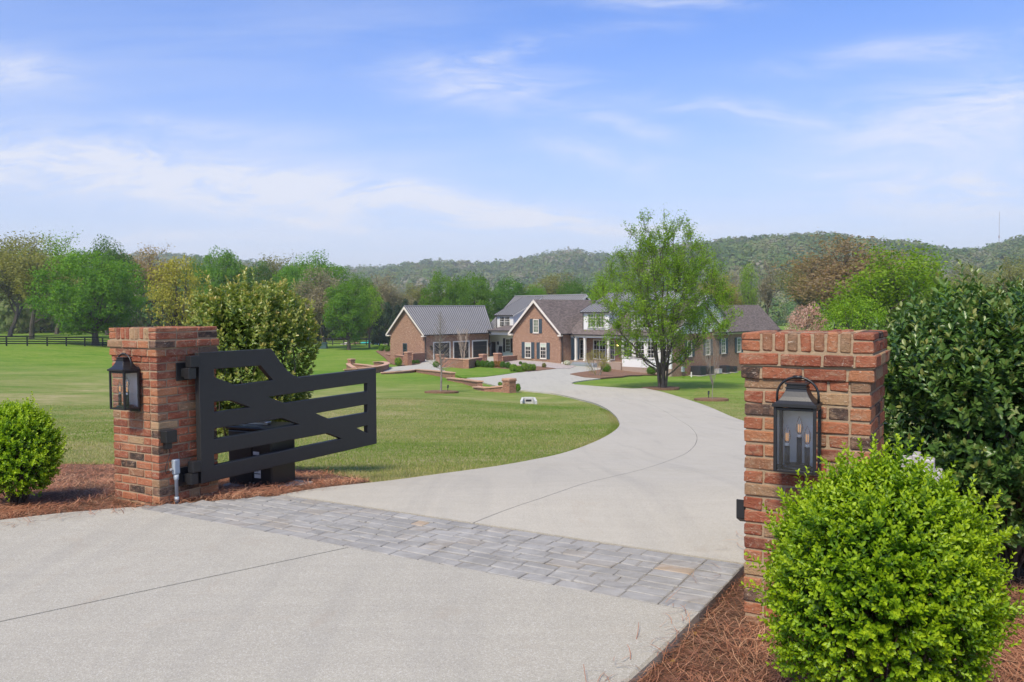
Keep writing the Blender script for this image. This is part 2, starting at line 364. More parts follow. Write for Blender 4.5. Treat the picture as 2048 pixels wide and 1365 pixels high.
m, t = mat('roof_metal'); wp = wpos(t); c = mixc(t, noise(t, wp, .8, 4), (.26, .255, .245), (.325, .32, .31))
fin(t, pbsdf(t, c, .42, Metallic=.2)); M['roof_metal'] = m
m, t = mat('roof_seam'); fin(t, pbsdf(t, (.05, .05, .052), .5)); M['roof_seam'] = m  # darker than the panels: the seams' shadow lines are put into the colour
m, t = mat('shingle'); uvn = N(t, 'UVMap'); uvn.uv_map = 'UVMap'; uv = uvn.outputs[0]
bt = N(t, 'TexBrick', {'Vector': uv, 'Color1': (.10, .085, .078), 'Color2': (.19, .162, .148), 'Mortar': (.06, .05, .046), 'Scale': 1., 'Mortar Size': .012, 'Brick Width': .33, 'Row Height': .14}, offset=.37)
c = mixc(t, .7, bt.outputs['Color'], mixc(t, noise(t, uv, 7, 6, .8), (.55, .5, .48), (1.5, 1.45, 1.42)), 'MULTIPLY')
fin(t, pbsdf(t, c, .92, Specular_IOR_Level=.2)); M['shingle'] = m

# concrete with exposed fine aggregate
def m_concrete(name, A, B, grain=1.):
    m, t = mat(name); wp = wpos(t); big = noise(t, wp, .55, 5, .6, .4); mid = noise(t, wp, 4.5, 6, .7); gr = noise(t, wp, 260, 4, .8); vo = N(t, 'TexVoronoi', {'Vector': wp, 'Scale': 210.}); g2 = noise(t, wp, 48, 5, .8)
    c = mixc(t, big, A, B); c = mixc(t, .35, c, mixc(t, mid, (.72, .72, .72), (1.22, 1.2, 1.18)), 'MULTIPLY')
    c = mixc(t, min(1., .8 * grain), c, ramp(t, gr, [(.3, (.35, .34, .33)), (.45, (.95, .95, .95)), (.6, (1.05, 1.04, 1.02)), (.75, (1.45, 1.42, 1.38))]), 'MULTIPLY')
    sc = N(t, 'SeparateColor', {0: vo.outputs['Color']}).outputs[0]
    c = mixc(t, mth(t, 'MULTIPLY', mth(t, 'GREATER_THAN', sc, .80), .34 * grain), c, (.19, .18, .165)); c = mixc(t, mth(t, 'MULTIPLY', mth(t, 'LESS_THAN', sc, .14), .30 * grain), c, (.62, .60, .55)); c = mixc(t, .5 * grain, c, mixc(t, g2, (.68, .68, .68), (1.3, 1.3, 1.3)), 'MULTIPLY')
    br = noise(t, mapping(t, wp, (.9, 11., 1), (0, 0, .53)), 1., 7, .7, .7); c = mixc(t, .5, c, mixc(t, br, (.80, .80, .80), (1.19, 1.19, 1.19)), 'MULTIPLY')
    ty = noise(t, mapping(t, wp, (2.6, .22, 1), (0, 0, .53)), 1., 5, .6, .8); c = mixc(t, mth(t, 'MULTIPLY', N(t, 'MapRange', {0: ty, 1: .5, 2: .72}).outputs[0], .28), c, (.235, .225, .20))
    st = noise(t, mapping(t, wp, (.8, .5, 1), (0, 0, .6)), 1.4, 6, .75, 1.5)
    c = mixc(t, mth(t, 'MULTIPLY', N(t, 'MapRange', {0: st, 1: .58, 2: .75}).outputs[0], .35), c, (.30, .235, .165))
    fin(t, pbsdf(t, c, .9, Specular_IOR_Level=.25, Normal=bumpn(t, mth(t, 'ADD', gr, mth(t, 'MULTIPLY', mid, .5)), .35 * grain, .004))); M[name] = m
m_concrete('concrete', (.346, .325, .264), (.404, .383, .317)); m_concrete('drive_concrete', (.385, .355, .280), (.447, .419, .348), .7); m_concrete('court_concrete', (.375, .36, .295), (.43, .415, .35), .3)
m, t = mat('terrace_paving'); uvp = wpos(t); bt = N(t, 'TexBrick', {'Vector': mapping(t, uvp, (1, 1, 1), (0, 0, .8)), 'Color1': (.36, .30, .26), 'Color2': (.46, .40, .35), 'Mortar': (.2, .17, .15), 'Scale': 1., 'Mortar Size': .01, 'Brick Width': .3, 'Row Height': .15})
fin(t, pbsdf(t, bt.outputs['Color'], .9)); M['terrace_paving'] = m
m, t = mat('paver_stone'); wp = wpos(t); r = orand(t)
c = ramp(t, r, [(0, (.245, .236, .214)), (.2, (.262, .252, .230)), (.38, (.236, .228, .209)), (.55, (.274, .263, .238)), (.7, (.252, .243, .221)), (.88, (.262, .240, .205)), (.982, (.34, .262, .18)), (.992, (.25, .222, .194))], 'CONSTANT')
n1 = noise(t, wp, 7, 6, .7, .6); n2 = noise(t, wp, 120, 4, .8)
c = mixc(t, .5, c, mixc(t, n1, (.6, .61, .63), (1.42, 1.40, 1.36)), 'MULTIPLY'); c = mixc(t, .4, c, mixc(t, n2, (.5, .5, .5), (1.45, 1.45, 1.45)), 'MULTIPLY'); n5 = noise(t, mapping(t, wp, (1, 1.5, 1)), 3.2, 7, .72, .8); c = mixc(t, mth(t, 'MULTIPLY', N(t, 'MapRange', {0: n5, 1: .44, 2: .64}).outputs[0], .6), c, (.385, .375, .345)); c = mixc(t, mth(t, 'MULTIPLY', N(t, 'MapRange', {0: noise(t, wp, 4.6, 6, .7, 1.), 1: .54, 2: .7}).outputs[0], .35), c, (.165, .15, .128))
fin(t, pbsdf(t, c, .88, Specular_IOR_Level=.25, Normal=bumpn(t, mth(t, 'ADD', n1, mth(t, 'MULTIPLY', n2, .5)), .5, .006))); M['paver_stone'] = m
m, t = mat('joint_sand'); c = mixc(t, noise(t, wpos(t), 80, 4), (.16, .146, .124), (.26, .238, .205)); fin(t, pbsdf(t, c, .95)); M['joint_sand'] = m

# lawn: green with dormant straw-coloured patches
m, t = mat('lawn_ground'); wp = wpos(t); sx = N(t, 'SeparateXYZ', {0: wp})
big = noise(t, wp, .16, 5, .6, .6); mid = noise(t, mapping(t, wp, (.5, 1., 1.)), 1.1, 6, .68, .5); fine = noise(t, mapping(t, wp, (1, 1.6, 1)), 14, 8, .78); mott = noise(t, mapping(t, wp, (.7, 1.5, 1), (0, 0, .5)), 2.2, 6, .7, .6)
strk = noise(t, mapping(t, wp, (.16, 1.5, 1), (0, 0, .25)), 1., 6, .7, .6); f = mth(t, 'ADD', mth(t, 'MULTIPLY', big, .50), mth(t, 'ADD', mth(t, 'MULTIPLY', mid, .28), mth(t, 'MULTIPLY', strk, .22)))
c = ramp(t, f, [(.33, (.080, .155, .020)), (.42, (.125, .190, .036)), (.48, (.19, .215, .066)), (.555, (.275, .255, .115)), (.64, (.36, .305, .185))])
far = ramp(t, mth(t, 'ADD', mth(t, 'MULTIPLY', f, .55), mth(t, 'ADD', mth(t, 'MULTIPLY', mott, .2), mth(t, 'MULTIPLY', strk, .25))), [(.38, (.065, .155, .011)), (.47, (.110, .205, .018)), (.54, (.165, .235, .034)), (.62, (.25, .27, .08))])
c = mixc(t, N(t, 'MapRange', {0: mth(t, 'ADD', mth(t, 'ADD', sx.outputs[1], mth(t, 'MULTIPLY', sx.outputs[0], .55)), mth(t, 'MULTIPLY', big, 16.)), 1: 38., 2: 74.}).outputs[0], c, far)
c = mixc(t, .62, c, mixc(t, fine, (.42, .44, .40), (1.58, 1.56, 1.5)), 'MULTIPLY'); clump = noise(t, mapping(t, wp, (1, 1.9, 1)), 5.5, 6, .72, .4); c = mixc(t, .9, c, mixc(t, mott, (.52, .58, .5), (1.42, 1.38, 1.4)), 'MULTIPLY'); c = mixc(t, .7, c, mixc(t, clump, (.55, .60, .5), (1.42, 1.38, 1.4)), 'MULTIPLY')
fin(t, pbsdf(t, c, .95, Specular_IOR_Level=.1, Normal=bumpn(t, mth(t, 'ADD', fine, mid), .8, .04))); M['lawn_ground'] = m
m, t = mat('mulch_ground'); wp = wpos(t); n1 = noise(t, mapping(t, wp, (1, 1.6, 1)), 26, 6, .75, 1.); n2 = noise(t, wp, 3, 4)
c = ramp(t, n1, [(.25, (.080, .045, .029)), (.5, (.205, .118, .074)), (.75, (.345, .225, .15))]); c = mixc(t, .4, c, mixc(t, n2, (.6, .6, .6), (1.3, 1.3, 1.3)), 'MULTIPLY')
fin(t, pbsdf(t, c, .95, Specular_IOR_Level=.1, Normal=bumpn(t, n1, .9, .03))); M['mulch_ground'] = m
m, t = mat('hill_ground'); wp = wpos(t); c = mixc(t, noise(t, wp, .02, 6, .7), (.08, .105, .045), (.15, .165, .09)); fin(t, pbsdf(t, c, .95)); M['hill_ground'] = m
m, t = mat('pine_needle'); a = attr(t); c = ramp(t, a, [(0, (.12, .042, .020)), (.3, (.25, .096, .048)), (.65, (.38, .172, .092)), (1, (.49, .29, .165))])
fin(t, pbsdf(t, c, .75, Specular_IOR_Level=.3)); M['pine_needle'] = m

def leafmat(name, stops, rough=.5, trans=.3, spec=.4, tcol=None):
    """stops: colours from the dullest to the freshest leaf (a leaf's own pigment, by its random tint)"""
    m, t = mat(name); a = attr(t); n = len(stops)
    c = ramp(t, a, [(i / (n - 1), s) for i, s in enumerate(stops)])
    c = N(t, 'HueSaturation', {'Hue': mth(t, 'ADD', mth(t, 'MULTIPLY', orand(t), .008), .496), 'Saturation': 1., 'Value': mth(t, 'ADD', mth(t, 'MULTIPLY', orand(t), .25), .87), 'Color': c}).outputs[0]
    p = pbsdf(t, c, rough, Specular_IOR_Level=spec)
    if trans:
        tl = N(t, 'BsdfTranslucent', {'Color': mixc(t, 1., c, (1.5, 1.45, .7), 'MULTIPLY')}).outputs[0]
        p = N(t, 'MixShader', {0: trans, 1: p, 2: tl}).outputs[0]
    fin(t, p); M[name] = m; return m
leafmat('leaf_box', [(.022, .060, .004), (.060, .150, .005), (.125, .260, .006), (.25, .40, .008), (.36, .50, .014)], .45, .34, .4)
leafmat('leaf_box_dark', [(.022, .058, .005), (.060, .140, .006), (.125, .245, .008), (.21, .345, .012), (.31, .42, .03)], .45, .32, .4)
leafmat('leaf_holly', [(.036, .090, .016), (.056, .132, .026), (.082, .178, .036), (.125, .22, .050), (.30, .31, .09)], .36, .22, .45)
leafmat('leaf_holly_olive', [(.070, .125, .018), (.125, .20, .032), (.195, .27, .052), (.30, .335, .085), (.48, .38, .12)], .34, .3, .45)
leafmat('leaf_green', [(.058, .148, .008), (.088, .210, .010), (.130, .275, .014), (.19, .33, .020)], .6, .48, .25)
leafmat('leaf_deep', [(.038, .104, .010), (.060, .152, .013), (.088, .200, .018), (.13, .25, .026)], .6, .45, .25)
leafmat('leaf_bright', [(.105, .200, .006), (.150, .265, .008), (.205, .33, .012), (.27, .385, .024)], .55, .45, .25)
leafmat('leaf_maple', [(.095, .200, .008), (.140, .275, .012), (.200, .345, .018), (.275, .41, .036)], .5, .45, .3)
leafmat('leaf_yellow', [(.22, .21, .025), (.30, .28, .04), (.36, .33, .06), (.26, .27, .05)], .6, .42, .25)
leafmat('leaf_olive', [(.14, .15, .035), (.20, .21, .05), (.26, .255, .075), (.18, .22, .05)], .6, .38, .25)
leafmat('leaf_russet', [(.25, .175, .090), (.31, .22, .115), (.32, .25, .125), (.25, .25, .09)], .65, .42, .25)
leafmat('leaf_tan', [(.19, .165, .105), (.25, .215, .14), (.27, .25, .165), (.19, .2, .09)], .65, .4, .25)
leafmat('leaf_cedar', [(0.013, 0.032, 0.014), (0.022, 0.051, 0.022), (0.035, 0.070, 0.029), (0.054, 0.080, 0.035)], .65, .1, .2)
leafmat('leaf_pink', [(.33, .17, .14), (.42, .24, .20), (.50, .34, .29), (.22, .17, .09)], .6, .3, .25)
leafmat('leaf_white', [(.5, .52, .44), (.62, .63, .56), (.7, .7, .64), (.12, .2, .05)], .6, .3, .25)
leafmat('leaf_gold', [(.18, .09, .02), (.25, .13, .03), (.32, .17, .045), (.18, .13, .03)], .6, .3, .25)
leafmat('grass_blade', [(.095, .185, .018), (.15, .235, .034), (.225, .265, .068), (.32, .30, .12), (.42, .35, .20)], .7, .3, .15)
leafmat('far_forest', [(.060, .125, .036), (.095, .180, .042), (.150, .215, .055), (.20, .22, .10), (.26, .245, .17)], .7, .35, .2)
m, t = mat('bark'); wp = wpos(t); n1 = noise(t, mapping(t, wp, (14, 14, 2.5)), 1., 6, .7, .8)
c = ramp(t, n1, [(.3, (.035, .028, .022)), (.55, (.105, .088, .070)), (.75, (.20, .18, .15))]); fin(t, pbsdf(t, c, .9, Specular_IOR_Level=.2, Normal=bumpn(t, n1, .8, .02))); M['bark'] = m
m, t = mat('bark_grey'); n1 = noise(t, mapping(t, wpos(t), (8, 8, 3)), 1., 5, .7); c = ramp(t, n1, [(.3, (.12, .105, .085)), (.7, (.27, .24, .20))]); fin(t, pbsdf(t, c, .85)); M['bark_grey'] = m
m, t = mat('bark_pale'); n1 = noise(t, mapping(t, wpos(t), (8, 8, 3)), 1., 5, .7); c = ramp(t, n1, [(.3, (.22, .17, .125)), (.7, (.40, .33, .26))]); fin(t, pbsdf(t, c, .8)); M['bark_pale'] = m
# ------------------------------------------------------------------ terrain
def grid_lines(a, b, s, far, gr=1.18):
    L = list(np.arange(a, b + s / 2, s)); st = s; x = b
    while x < far: st *= gr; x += st; L.append(x)
    st = s; x = a
    while x > -far: st *= gr; x -= st; L.insert(0, x)
    return np.array(L)
xs = grid_lines(-75, 45, 1., 2600); ys = grid_lines(-20, 140, 1., 2800); ys = ys[ys > -120]
X, Y = np.meshgrid(xs, ys); Z = g(X, Y) - .085
nx = len(xs); idx = np.arange(len(ys) * nx).reshape(len(ys), nx)
F = np.stack([idx[:-1, :-1], idx[:-1, 1:], idx[1:, 1:], idx[1:, :-1]], -1).reshape(-1, 4)
tag(link('ground', np_mesh('ground', np.stack([X, Y, Z], -1).reshape(-1, 3), F, M['lawn_ground'], True)), kind='structure')

def pg(*pts): return [ong(*p)[:2] for p in pts]
# ------------------------------------------------------------------ driveway
drv = thing('driveway', (0, 8, 0), 'pale concrete driveway curving from the gate down to the house', 'driveway', kind='structure')
del drv['category'], drv['label']
JB = np.array([-1.096, 5.202])          # joint in the apron meets the paver band here
jd = (np.array([-2.571, 3.988]) - JB); jd /= np.linalg.norm(jd); jn = np.array([-jd[1], jd[0]])
EDGE_R = [ab(4.515, -.19)[:2], ab(4.465, -1.2)[:2], ab(4.40, -2.4)[:2]] + [np.array([.05, 1.6]), np.array([.55, -1.]), np.array([1.6, -4.])]
EDGE_L = [ab(-.10, -.19)[:2], np.array([-3.5, 6.20]), np.array([-3.85, 6.0]), np.array([-4.7, 5.45]), np.array([-5.7, 4.5]), np.array([-6.6, 3.0]), np.array([-7.2, .6]), np.array([-7.4, -4.])]
gap = .0065
JS = 1 if (GD @ jn) > 0 else -1
JE = JB + jd * 7.6
aprL = [ab((JB - GL) @ GD, -.19)[:2] + jn * gap * -JS, JE + jn * gap * -JS] + EDGE_L[::-1][1:]
aprR = [ab((JB - GL) @ GD, -.19)[:2] + jn * gap * JS] + EDGE_R + [EDGE_L[-1], JE + jn * gap * JS]
for poly in (aprL, aprR): sheet('concrete_slab', poly, M['concrete'], 0., .35, .12, drv, lip=.012, sharp=lambda s: abs((s - JB) @ jn) < .05 or (s - GL) @ GN > -.21)
Lp = smooth_line([ab(.60, .72)[:2]] + pg((640, 976), (755, 965), (900, 945), (1000, 932), (1100, 913), (1170, 893), (1215, 872), (1238, 855), (1240, 845), (1230, 828), (1205, 812), (1170, 800), (1130, 790), (1080, 783)), 240, 2)
Rp = smooth_line([ab(4.52, .72)[:2], np.array([2.35, 6.6]), np.array([3.5, 9.2]), np.array([4.7, 12.5]), np.array([5.6, 16.]), np.array([6.3, 20.])] + pg((1487, 842), (1430, 818), (1380, 800), (1330, 785), (1290, 777)), 240, 2)
nj = 9; cuts = [int(round(240 * (k / nj) ** 1.15)) for k in range(nj + 1)]; cuts[-1] = 239
for k in range(nj):
    i0, i1 = cuts[k], cuts[k + 1]
    for lane in (0, 1):
        A = Lp[i0:i1 + 1]; B = Rp[i0:i1 + 1]; C = A + (B - A) * (.5 + .03 * math.sin(k))
        C = A + (B - A) * .5
        s0, s1 = (A, C) if lane == 0 else (C, B)
        wv = (s1 - s0) / np.linalg.norm(s1 - s0, axis=1)[:, None]
        if lane == 0: s1 = s1 - wv * .0035
        else: s0 = s0 + wv * .0035
        s0 = s0.copy(); s1 = s1.copy()
        for q in (s0, s1):                                  # open a narrow contraction joint at both ends
            t0 = (q[1] - q[0]); q[0] += t0 / np.linalg.norm(t0) * .004; t1 = (q[-1] - q[-2]); q[-1] -= t1 / np.linalg.norm(t1) * .004
        nc = 5; rows = []
        for u in np.linspace(0, 1, nc): rows.append(s0 + (s1 - s0) * u)
        V = []; m = len(s0)
        for q in rows: V += [(x, y, float(g(x, y))) for x, y in q]
        Fq = [(a * m + b, (a + 1) * m + b, (a + 1) * m + b + 1, a * m + b + 1) for a in range(nc - 1) for b in range(m - 1)]
        loop = [b for b in range(m)] + [a * m + m - 1 for a in range(1, nc)] + [(nc - 1) * m + b for b in range(m - 2, -1, -1)] + [a * m for a in range(nc - 2, 0, -1)]
        n0 = len(V); V += [(V[i][0], V[i][1], V[i][2] - .12) for i in loop]
        for a in range(len(loop)): b = (a + 1) % len(loop); Fq.append((loop[a], loop[b], n0 + b, n0 + a))
        b = MB(); b.v = V; b.f = Fq; b.build('concrete_slab', M['drive_concrete'], drv)
# dark joint bed under the slabs
jb = [ab(.4, .72)[:2]] + list(Lp[::4]) + list(Rp[::-4]) + [ab(4.5, .72)[:2]]
sheet('joint_bed', jb, M['joint_sand'], -.03, 1.2, 0, drv)
sheet('joint_bed', [EDGE_L[0]] + EDGE_L[1:] + EDGE_R[::-1], M['joint_sand'], -.03, .8, 0, drv)

# ------------------------------------------------------------------ paver band between the pillars
def rough_box(sx, sy, sz, ch, jit, rng):
    """chamfered, slightly irregular block centred on its base: 24 corners, 44 triangles"""
    V = []; key = {}
    for ix in (-1, 1):
        for iy in (-1, 1):
            for iz in (0, 1):
                j = rng.uniform(-jit, jit, 3); c = ch * rng.uniform(.7, 1.5)
                cx, cy, cz = ix * sx / 2, iy * sy / 2, iz * sz
                sgz = 1 if iz else -1
                for ax in range(3):
                    p = np.array([cx - ix * c, cy - iy * c, cz - sgz * c]) + j
                    q = np.array([cx, cy, cz])[ax] + j[ax] * .6; p[ax] = q
                    key[ix, iy, iz, ax] = len(V); V.append(p)
    F = []
    for ax in range(3):
        o = [a for a in range(3) if a != ax]
        for s in ((-1, 1) if ax < 2 else (0, 1)):
            ids = []
            for a, b in ((0, 0), (1, 0), (1, 1), (0, 1)):
                k = [0, 0, 0]; k[ax] = s
                for d, val in zip(o, (a, b)): k[d] = (-1, 1)[val] if d < 2 else (0, 1)[val]
                ids.append(key[(*k, ax)])
            F.append(ids)
    vals = {0: (-1, 1), 1: (-1, 1), 2: (0, 1)}
    for ax in range(3):                                      # edge chamfers run along axis ax
        o = [a for a in range(3) if a != ax]
        for a in vals[o[0]]:
            for b in vals[o[1]]:
                def k(v, face):
                    kk = [0, 0, 0]; kk[ax] = v; kk[o[0]] = a; kk[o[1]] = b; return key[(*kk, face)]
                v0, v1 = vals[ax]
                F.append([k(v0, o[0]), k(v1, o[0]), k(v1, o[1]), k(v0, o[1])])
    T = [[key[ix, iy, iz, a] for a in range(3)] for ix in (-1, 1) for iy in (-1, 1) for iz in (0, 1)]
    V = np.array(V); cen = V.mean(0); out = []
    for f in F + T:
        p = V[f]; n = np.cross(p[1] - p[0], p[2] - p[0])
        out.append(f if np.dot(n, p.mean(0) - cen) > 0 else f[::-1])
    me = bpy.data.meshes.new('block'); me.from_pydata(V.tolist(), [], out); me.update(); return me
rng = np.random.default_rng(11)
band = thing('paver_band', ab(2.3, .26), 'strip of grey tumbled pavers across the drive between the two brick pillars', 'paving', kind='structure')
del band['category'], band['label']
ang = math.atan2(GD[1], GD[0])
pv = {}
def paver(ca, cb, la, lb, mono=0.):
    k = (round(la, 2), round(lb, 2))
    if k not in pv:
        pv[k] = []
        for _ in range(3):
            me = rough_box(la, lb, .06, .006, .0065, rng); me.materials.append(M['paver_stone']); pv[k].append(me)
    o = link('paver', pv[k][int(rng.integers(3))], band)
    p = ab(ca, cb, -.062 + rng.uniform(-.0012, .0015)) - np.array(ORG[band.name]); o.location = tuple(p)
    o.rotation_euler = (rng.normal(0, .003), rng.normal(0, .003), ang + rng.normal(0, .008))
hb = [.112, .112, .094, .112, .112, .112, .112, .112]; b0 = -.178
for h in hb:
    a = 4.515
    for la in (.225, .225):                                     # two soldier columns along the right edge
        paver(a - la / 2, b0 + h / 2, la - .004, h - .004); a -= la
    a_left = -.10 + (b0 + h / 2 + .18) * .80
    while a > a_left + .08:
        la = float(rng.choice([.11, .165, .165, .225, .225])); la = min(la, max(.1, a - a_left))
        paver(a - la / 2, b0 + h / 2, la - .004, h - .004); a -= la
    b0 += h
sheet('joint_bed', [ab(-.1, -.185)[:2], ab(4.515, -.185)[:2], ab(4.515, .715)[:2], ab(.60, .715)[:2]], M['joint_sand'], -.008, .4, .1, band)

# ------------------------------------------------------------------ courtyard, lawns and beds near the house
court = pg((1100, 786), (1040, 780), (1010, 776), (960, 763), (925, 754), (890, 743), (850, 739), (800, 741), (768, 744), (762, 736), (800, 733), (838, 729), (846, 722),
           (900, 716), (985, 711), (1030, 720), (1121, 727), (1150, 732), (1225, 737), (1140, 749), (1168, 755), (1201, 757.3), (1175, 760), (1150, 763.5), (1142, 766.5), (1150, 769), (1200, 773), (1290, 779), (1200, 792))
tag(sheet('motor_court', court, M['court_concrete'], -.01, 1.2, .1), kind='structure')
isl = pg((926, 756.5), (968, 754.5), (1006, 749.7), (1031, 745.9), (1050, 744), (1040, 741), (1000, 738), (970, 735), (930, 733), (900, 735), (880, 738), (893, 743), (905, 749))
tag(sheet('island_lawn', isl, M['lawn_ground'], .03, 1.2, .1), kind='structure')
b1 = pg((1050, 744), (1076, 742), (1112, 738), (1085, 734), (1060, 733), (1000, 731), (940, 729), (930, 733), (970, 735), (1000, 738), (1040, 741))
tag(sheet('shrub_bed', b1, M['mulch_ground'], .035, 1.2, .1), kind='structure')
tr = pg((985, 726), (1030, 722), (1121, 728), (1152, 732.5), (1140, 737.5), (1112, 738), (1085, 734), (1060, 733), (1000, 731))
tag(sheet('terrace', tr, M['terrace_paving'], .025, 1.2, .1), kind='structure')
b2 = pg((1140, 749), (1168, 755), (1201, 757.3), (1245, 754), (1286, 750.5), (1320, 750), (1352, 748), (1350, 736), (1240, 728), (1222, 735), (1179, 743))
tag(sheet('house_bed', b2, M['mulch_ground'], .04, 1.2, .1), kind='structure')
b3 = pg((752, 703), (770, 697.5), (800, 699), (849, 712), (849, 721), (838, 729), (800, 732), (780, 727), (770, 716))
tag(sheet('garage_bed', b3, M['mulch_ground'], .04, 1.2, .1), kind='structure')
def mulch_ring(px, py, r):
    p = ong(px, py); q = [(p[0] + r * math.cos(a) * (1 + .12 * math.sin(3 * a + px)), p[1] + r * 1.2 * math.sin(a)) for a in np.linspace(0, 2 * math.pi, 22)[:-1]]
    tag(sheet('mulch_ring', q, M['mulch_ground'], .02, .4, .12), kind='structure'); return p
BED_L = [ab(.62, .74)[:2], np.array([-1.55, 7.55]), np.array([-1.42, 8.0]), np.array([-1.75, 8.6]), np.array([-2.4, 9.6]), np.array([-3.5, 10.5]), np.array([-5.4, 10.95]), np.array([-7.2, 11.0]), np.array([-9, 10.5]), np.array([-10, 8.5]), np.array([-9.5, 5.5]), np.array([-7.2, 3.4]),
         np.array([-6.4, 3.6]), np.array([-5.6, 4.7]), np.array([-4.7, 5.5]), np.array([-3.85, 6.03]), ab(-.08, -.16)[:2], ab(.1, .1)[:2], ab(.32, .36)[:2]]
BED_R = [ab(4.40, 1.6)[:2], ab(4.40, -.2)[:2], ab(4.30, -2.4)[:2], np.array([-.05, 1.5]), np.array([.56, -1.]), np.array([6.2, -1.2]), np.array([6.5, 3.6]), np.array([4.9, 4.9]), np.array([3.6, 5.15]), np.array([2.75, 5.35])]
tag(sheet('mulch_bed', BED_L, M['mulch_ground'], -.03, .16, 0, bump=.010), kind='structure')
tag(sheet('mulch_bed', BED_R, M['mulch_ground'], -.066, .13, 0, bump=.010), kind='structure')

def rand_in(poly, n, rng, wfun=None):
    P = np.array(poly); lo, hi = P.min(0), P.max(0); out = []; k = 0
    while k < n:
        q = rng.uniform(lo, hi, (4 * n, 2)); q = q[inpoly(q[:, 0], q[:, 1], poly)]
        if wfun is not None: q = q[rng.uniform(0, 1, len(q)) < wfun(q)]
        out.append(q); k += len(q)
    return np.concatenate(out)[:n]
def in_view(q, m=.06):
    u = q[:, 0] / np.maximum(q[:, 1], .05); return (q[:, 1] > 1.6) & (np.abs(u) < .633 + m)
def straw(poly, n, rng, dz, wide):
    q = rand_in(poly, n, rng, lambda p: np.where(in_view(p), np.clip(9. / p[:, 1] ** 2, .03, 1), .015))
    ph = 1.3 * np.sin(q[:, 0] * 3.1 + q[:, 1] * 1.7) + 1.1 * np.sin(q[:, 1] * 5.3 - q[:, 0] * 2.1) + rng.normal(0, .75, n)
    L = rng.uniform(.07, .19, n); cv = rng.normal(0, .5, n); zb = g(q[:, 0], q[:, 1]) + dz + .008 + rng.uniform(0, 1, n) ** 2 * .03
    tilt = rng.normal(0, .10, n); wd = rng.uniform(.8, 1.3, n) * wide
    V = np.zeros((n, 4, 2, 3), np.float32)
    for k in range(4):
        s = (k / 3 - .5); a = ph + cv * s
        x = q[:, 0] + np.cos(a) * L * s; y = q[:, 1] + np.sin(a) * L * s
        z = np.maximum(zb + tilt * L * s * 2 + .006 * np.cos(s * 3), g(x, y) + dz - .004)
        wk = wd * (1 if k < 3 else .5)
        V[:, k, 0] = np.stack([x - np.sin(a) * wk, y + np.cos(a) * wk, z + .0006], 1); V[:, k, 1] = np.stack([x + np.sin(a) * wk, y - np.cos(a) * wk, z + .0012], 1)
    b = np.arange(n)[:, None, None] * 8
    F = (b + np.array([[1, 3, 2, 0], [3, 5, 4, 2], [5, 7, 6, 4]])[None]).reshape(-1, 4)
    tint = np.repeat(np.clip(rng.beta(1.7, 1.6, n) + .12 * np.sin(q[:, 0] * 2.3 + q[:, 1] * 3.), 0, 1), 8)
    tag(link('pine_straw', np_mesh('pine_straw', V.reshape(-1, 3), F, M['pine_needle'], attr=tint)), kind='stuff')
straw(BED_R, 30000, np.random.default_rng(3), -.066, .0012)
straw(BED_L, 22000, np.random.default_rng(4), -.03, .0016)

straw([ab(4.30, 1.4)[:2], ab(4.58, 1.4)[:2], ab(4.52, -2.2)[:2], ab(4.36, -2.2)[:2]], 130, np.random.default_rng(14), -.004, .0012)
straw([np.array([-4.6, 5.55]), np.array([-3.2, 6.42]), np.array([-2.1, 6.95]), np.array([-1.6, 7.3]), np.array([-1.5, 7.1]), np.array([-2.0, 6.7]), np.array([-3.1, 6.15]), np.array([-4.4, 5.2])], 260, np.random.default_rng(15), -.002, .0015)
def dry_leaves(n, poly, dz, seed):
    r = np.random.default_rng(seed); q = rand_in(poly, n, r, lambda p: np.where(in_view(p), 1., 0)); V = []
    for x, y in q:
        a = r.uniform(0, 6.28); l = r.uniform(.025, .05); c, s = math.cos(a), math.sin(a); z = float(g(x, y)) + dz + .02 + r.uniform(0, .012)
        for u, w_, h in ((-.5, 0, 0), (0, .28, .008), (.5, 0, .003), (0, -.28, .010)): V.append((x + (u * c - w_ * s) * l, y + (u * s + w_ * c) * l, z + h * r.uniform(.3, 1.6)))
    tag(link('leaf_litter', np_mesh('leaf_litter', V, np.arange(len(V)).reshape(-1, 4), M['leaf_gold'], attr=np.repeat(r.uniform(0, 1, n), 4))), kind='stuff')
dry_leaves(46, BED_R, -.06, 16); dry_leaves(30, BED_L, -.02, 17)

